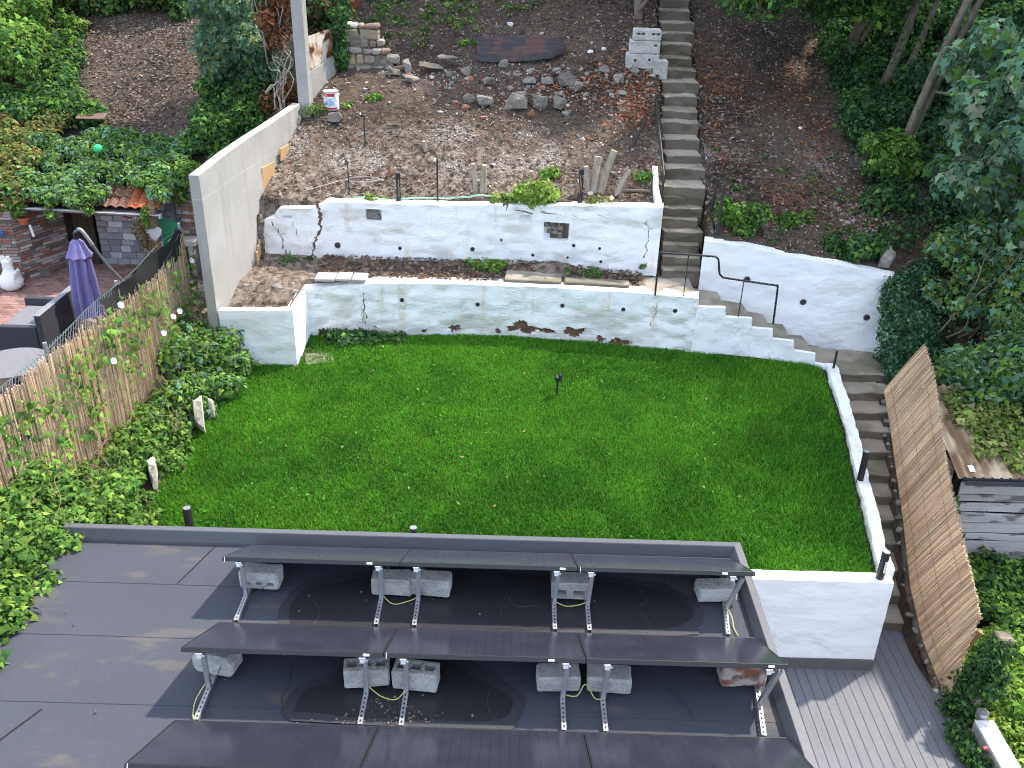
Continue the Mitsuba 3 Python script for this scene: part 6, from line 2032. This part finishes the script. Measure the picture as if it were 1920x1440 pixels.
vis = lambda p: p[0] > .458 * (.8885 * p[1] + .459 * (6.18 - p[2])) + .35      # keep the crown over the right bank, clear of the garden
tree('maple_tree', 'maple with two pale leaning trunks and grey green lobed leaves at the right edge', [([(7.45, 18.1, 1.5), (7.62, 18.0, 2.8), (7.9, 17.95, 4.2), (8.4, 17.9, 6.2), (8.8, 17.8, 8.0)], .10, .05), ([(7.52, 18.2, 1.4), (7.72, 18.05, 2.75), (8.12, 18.0, 4.3), (8.75, 17.9, 6.3), (9.3, 17.8, 7.6)], .085, .04)],
     cloud((9.2, 15.6, 3.4), (1.9, 2.2, 2.3), 120, .32, .55, 71, vis), 62, .165, 'maple', BLUISH + BLUISH + GREEN[:2] + [(.20, .26, .17), (.29, .34, .24), (.22, .27, .19)], 262, limbs=[([(8.1, 18.0, 4.2), (8.5, 17.2, 4.4), (9.1, 16.2, 4.3)], .04, .015), ([(7.9, 17.95, 3.4), (8.4, 17.0, 3.4), (9.0, 16.0, 3.0)], .03, .012), ([(8.5, 17.2, 4.4), (8.3, 16.2, 4.2), (8.6, 15.2, 3.9)], .02, .008)])
tree('ivy_clad_tree', 'tree with ivy clad leaning trunks behind the maple', [([(7.75, 20.6, 2.6), (7.92, 20.3, 3.6), (8.05, 20.1, 4.9), (8.3, 20, 7.5)], .11, .07), ([(8.0, 20.3, 2.6), (8.25, 20.1, 3.9), (8.45, 20, 5), (9, 20, 7.5)], .07, .04), ([(8.6, 20.8, 2.8), (8.95, 20.5, 4), (9.2, 20.4, 5), (9.8, 20, 7.2)], .06, .04)],
     cloud((9.0, 20.2, 7.6), (2.2, 2.4, 1.4), 70, .5, .8, 72), 45, .17, 'maple', GREEN + DARK, 263, ivy=True)
tree('laurel_tree', 'evergreen tree with glossy oval leaves overhanging the top of the stairs', [([(7.25, 21.9, 3.2), (7.4, 21.5, 4.0), (7.6, 21.2, 5.0), (7.9, 21, 7.0)], .13, .08), ([(7.45, 22.0, 3.3), (7.75, 21.6, 4.2), (8.0, 21.3, 5.2), (8.5, 21, 7)], .06, .04)],
     cloud((5.9, 20.3, 5.55), (2.5, 1.6, 1.0), 78, .38, .6, 73, lambda p: p[2] > 4.55 + .12 * math.sin(3 * p[0]) and p[0] > 3.9), 85, .135, 'oval', GREEN + DARK + BRIGHT[:1], 264)
tree('shade_tree', 'tall dark tree standing beside the top of the stairs', [([(2.75, 22.6, 3.9), (2.6, 22.7, 5.5), (2.7, 22.9, 7.5)], .11, .07)], cloud((3.4, 24.0, 8.3), (3.0, 2.4, 1.6), 95, .55, .9, 74), 55, .19, 'maple', GREEN + DARK, 265, limbs=[([(2.65, 22.6, 4.2), (2.9, 22.4, 4.6), (3.3, 22.2, 5.4)], .05, .03)])
tree('shade_tree', 'tall dark tree rising behind the laurel on the right slope', [([(6.2, 25.5, 4.9), (6.3, 25.4, 7.0), (6.4, 25.3, 9)], .16, .1)], cloud((6.4, 24.8, 8.6), (3.0, 2.4, 1.9), 80, .55, .9, 75), 40, .19, 'maple', GREEN + DARK, 266)
tree('shade_tree', 'tall leafy tree leaning over the yard from beyond the right edge', [([(11.2, 16.5, 0.5), (11.0, 16.4, 4), (10.9, 16.2, 8)], .2, .1)], cloud((10.3, 16.3, 7.4), (2.4, 3.0, 1.8), 60, .45, .75, 76), 30, .19, 'maple', GREEN + BLUISH, 267)
tree('shade_tree', 'tall dark tree high on the slope behind the ruined wall', [([(-.5, 26.2, 5.2), (-.4, 26.1, 7.5), (-.4, 26, 9)], .15, .1)], cloud((.4, 25.8, 8.7), (3.0, 2.2, 1.6), 85, .55, .9, 77), 50, .19, 'maple', GREEN + DARK, 268)

plant('sapling', 'light green sapling at the foot of the pale leaning trunks', 'sapling', [(7.25 + .25 * r2.randn(), 17.8 + .2 * r2.randn(), 1.75 + .8 * r2.rand(), r2.uniform(.16, .26)) for k in range(22)], 230, .10, 'ivy', BRIGHT + GREEN, 271, [((7.2, 17.9, 1.2), (7.3, 17.8, 2.4), .02, .01)])
plant('shade_ivy', 'dark ivy covering the ground under the leaning trunks', 'ivy', [(r2.uniform(6.75, 9.2), r2.uniform(16.4, 21.5), 0, r2.uniform(.22, .4)) for k in range(1)] + [(x, y, gz(min(x, 6.8), y) - .05 + .45 * r2.rand(), r2.uniform(.22, .40), .8) for x, y in zip(r2.uniform(6.95, 9.6, 130), r2.uniform(16.2, 22, 130)) if x > 6.4 + .14 * (y - 16) * .6], 150, .085, 'ivy', DARK + DARK + GREEN[:2], 272)
plant('bank_tangle', 'tangle of mixed green leaves on the bank above the ivy mantle', 'bush', cloud((8.3, 14.8, .9), (1.15, 1.3, 1.1), 90, .2, .36, 79, lambda p: p[0] > 7.15 + .12 * (p[1] - 14)), 150, .105, 'maple', GREEN + BLUISH + OLIVE[:2], 273, [((7.4 + .2 * k, 14.6, -.2), (7.9 + .3 * k, 14.2 - .1 * k, 1.6), .018, .008) for k in range(5)])
plant('hazel_bush', 'broad leaved green bush behind the top of the right reed screen', 'bush', cloud((7.85, 12.7, -.15), (1.15, .75, .75), 72, .2, .34, 80, lambda p: p[0] > 6.62 + .1 * (p[1] - 12)), 190, .105, 'oval', GREEN + BLUISH + BRIGHT[:2], 274, [((7.2 + .25 * k, 12.9, -1.2), (7.3 + .3 * k, 12.5, .4), .016, .008) for k in range(4)])
plant('hut_roof_creeper', 'pale yellow green creeper over the corrugated roof of the hut', 'ivy', [(x, 11.2 + 1.4 * q, -.72 + .34 * (1.4 * q) + .07, r2.uniform(.13, .22), .7) for x, q in zip(r2.uniform(6.75, 8.8, 90), r2.rand(90)) if x > 6.78 + .35 * (1 - q) ** 2 * .6], 260, .075, 'ivy', LIME + OLIVE + [(.26, .25, .12)], 275)
plant('hut_side_ivy', 'green ivy in the gap between the right reed screen and the plank hut', 'ivy', [(6.42 + .09 * r2.randn(), 11.05 + .05 * r2.randn(), -1.12 - .05 * k, .12) for k in range(9)], 300, .08, 'ivy', GREEN + BRIGHT[:1], 276)
plant('yard_nettles', 'dark green nettles below the plank hut', 'bush', [(x, y, -2.62 + .25 * r2.rand() + .06 * (y - 9), r2.uniform(.16, .28)) for x, y in zip(r2.uniform(6.35, 8.6, 110), r2.uniform(9.2, 11.1, 110)) if x > 6.35], 240, .075, 'ivy', GREEN + BRIGHT[:2] + DARK[:1], 277)
plant('yard_squash', 'broad pale leaved plant in the sunlit yard beside the old post', 'plant', [(x, y, -2.55 + .15 * r2.rand(), r2.uniform(.16, .26)) for x, y in zip(r2.uniform(6.2, 7.6, 60), r2.uniform(8.3, 9.5, 60))], 120, .15, 'maple', BRIGHT + LIME, 278)
plant('yard_clover', 'bright yellow green low plants along the metal coping at the bottom right', 'plant', [(x, y, -2.66 + .12 * r2.rand(), r2.uniform(.12, .22), .7) for x, y in zip(r2.uniform(6.0, 7.4, 130), r2.uniform(5.2, 8.6, 130))], 330, .055, 'ivy', LIME + LIME + BRIGHT, 279)
cl = []
for k in range(120):
    t_ = r2.rand()
    if k < 70:
        cl.append((5.92 + .06 * r2.randn() - .10 * (1 - t_) + .05 * t_, 8.40 + .10 * r2.randn(), -2.66 + 1.12 * t_, r2.uniform(.09, .14), .9))
    else:
        cl.append((5.60 + .05 * r2.randn(), r2.uniform(6.2, 8.1), -2.63 + .16 * r2.rand(), r2.uniform(.07, .11), .9))
plant('post_ivy', 'glossy dark ivy on the old post and over the wall beside the deck', 'ivy', cl, 620, .065, 'oval', DARK + GREEN[:2], 280, up=.2)

# dark undergrowth of the wood at the upper right and along the top
def wood_cl(x0, x1, y0, y1, h, n, seed, cond=None, rmin=.3, rmax=.5):
    r = np.random.RandomState(seed)
    out = []
    while len(out) < n:
        x, y = r.uniform(x0, x1), r.uniform(y0, y1)
        if cond and not cond(x, y):
            continue
        out.append((x, y, gz(min(x, 6.8 + .02 * x), y) + h * r.rand() ** .8, r.uniform(rmin, rmax), .8))
    return out


plant('wood_undergrowth', 'dark leafy undergrowth behind the leaning trunks at the top right', 'bush', wood_cl(8.0, 13.0, 19.5, 26.5, 1.3, 170, 91, lambda x, y: x > 8.0 + .18 * (y - 19.5) * .4), 95, .13, 'ivy', DARK + DARK + GREEN[:2], 291)
plant('wood_undergrowth', 'dark ivy growth under the laurel beside the right slope', 'bush', wood_cl(6.9, 8.6, 19.5, 25.5, .6, 75, 92, lambda x, y: x > 6.7 + .16 * (y - 20), .22, .4), 130, .10, 'ivy', DARK + GREEN[:2], 292)

# materials first, so that every reference finds its target
_first = {k: v for k, v in scene.items() if k == 'type' or k.startswith('m_') or k in ('camera', 'sky')}
scene = {**_first, **{k: v for k, v in scene.items() if k not in _first}}
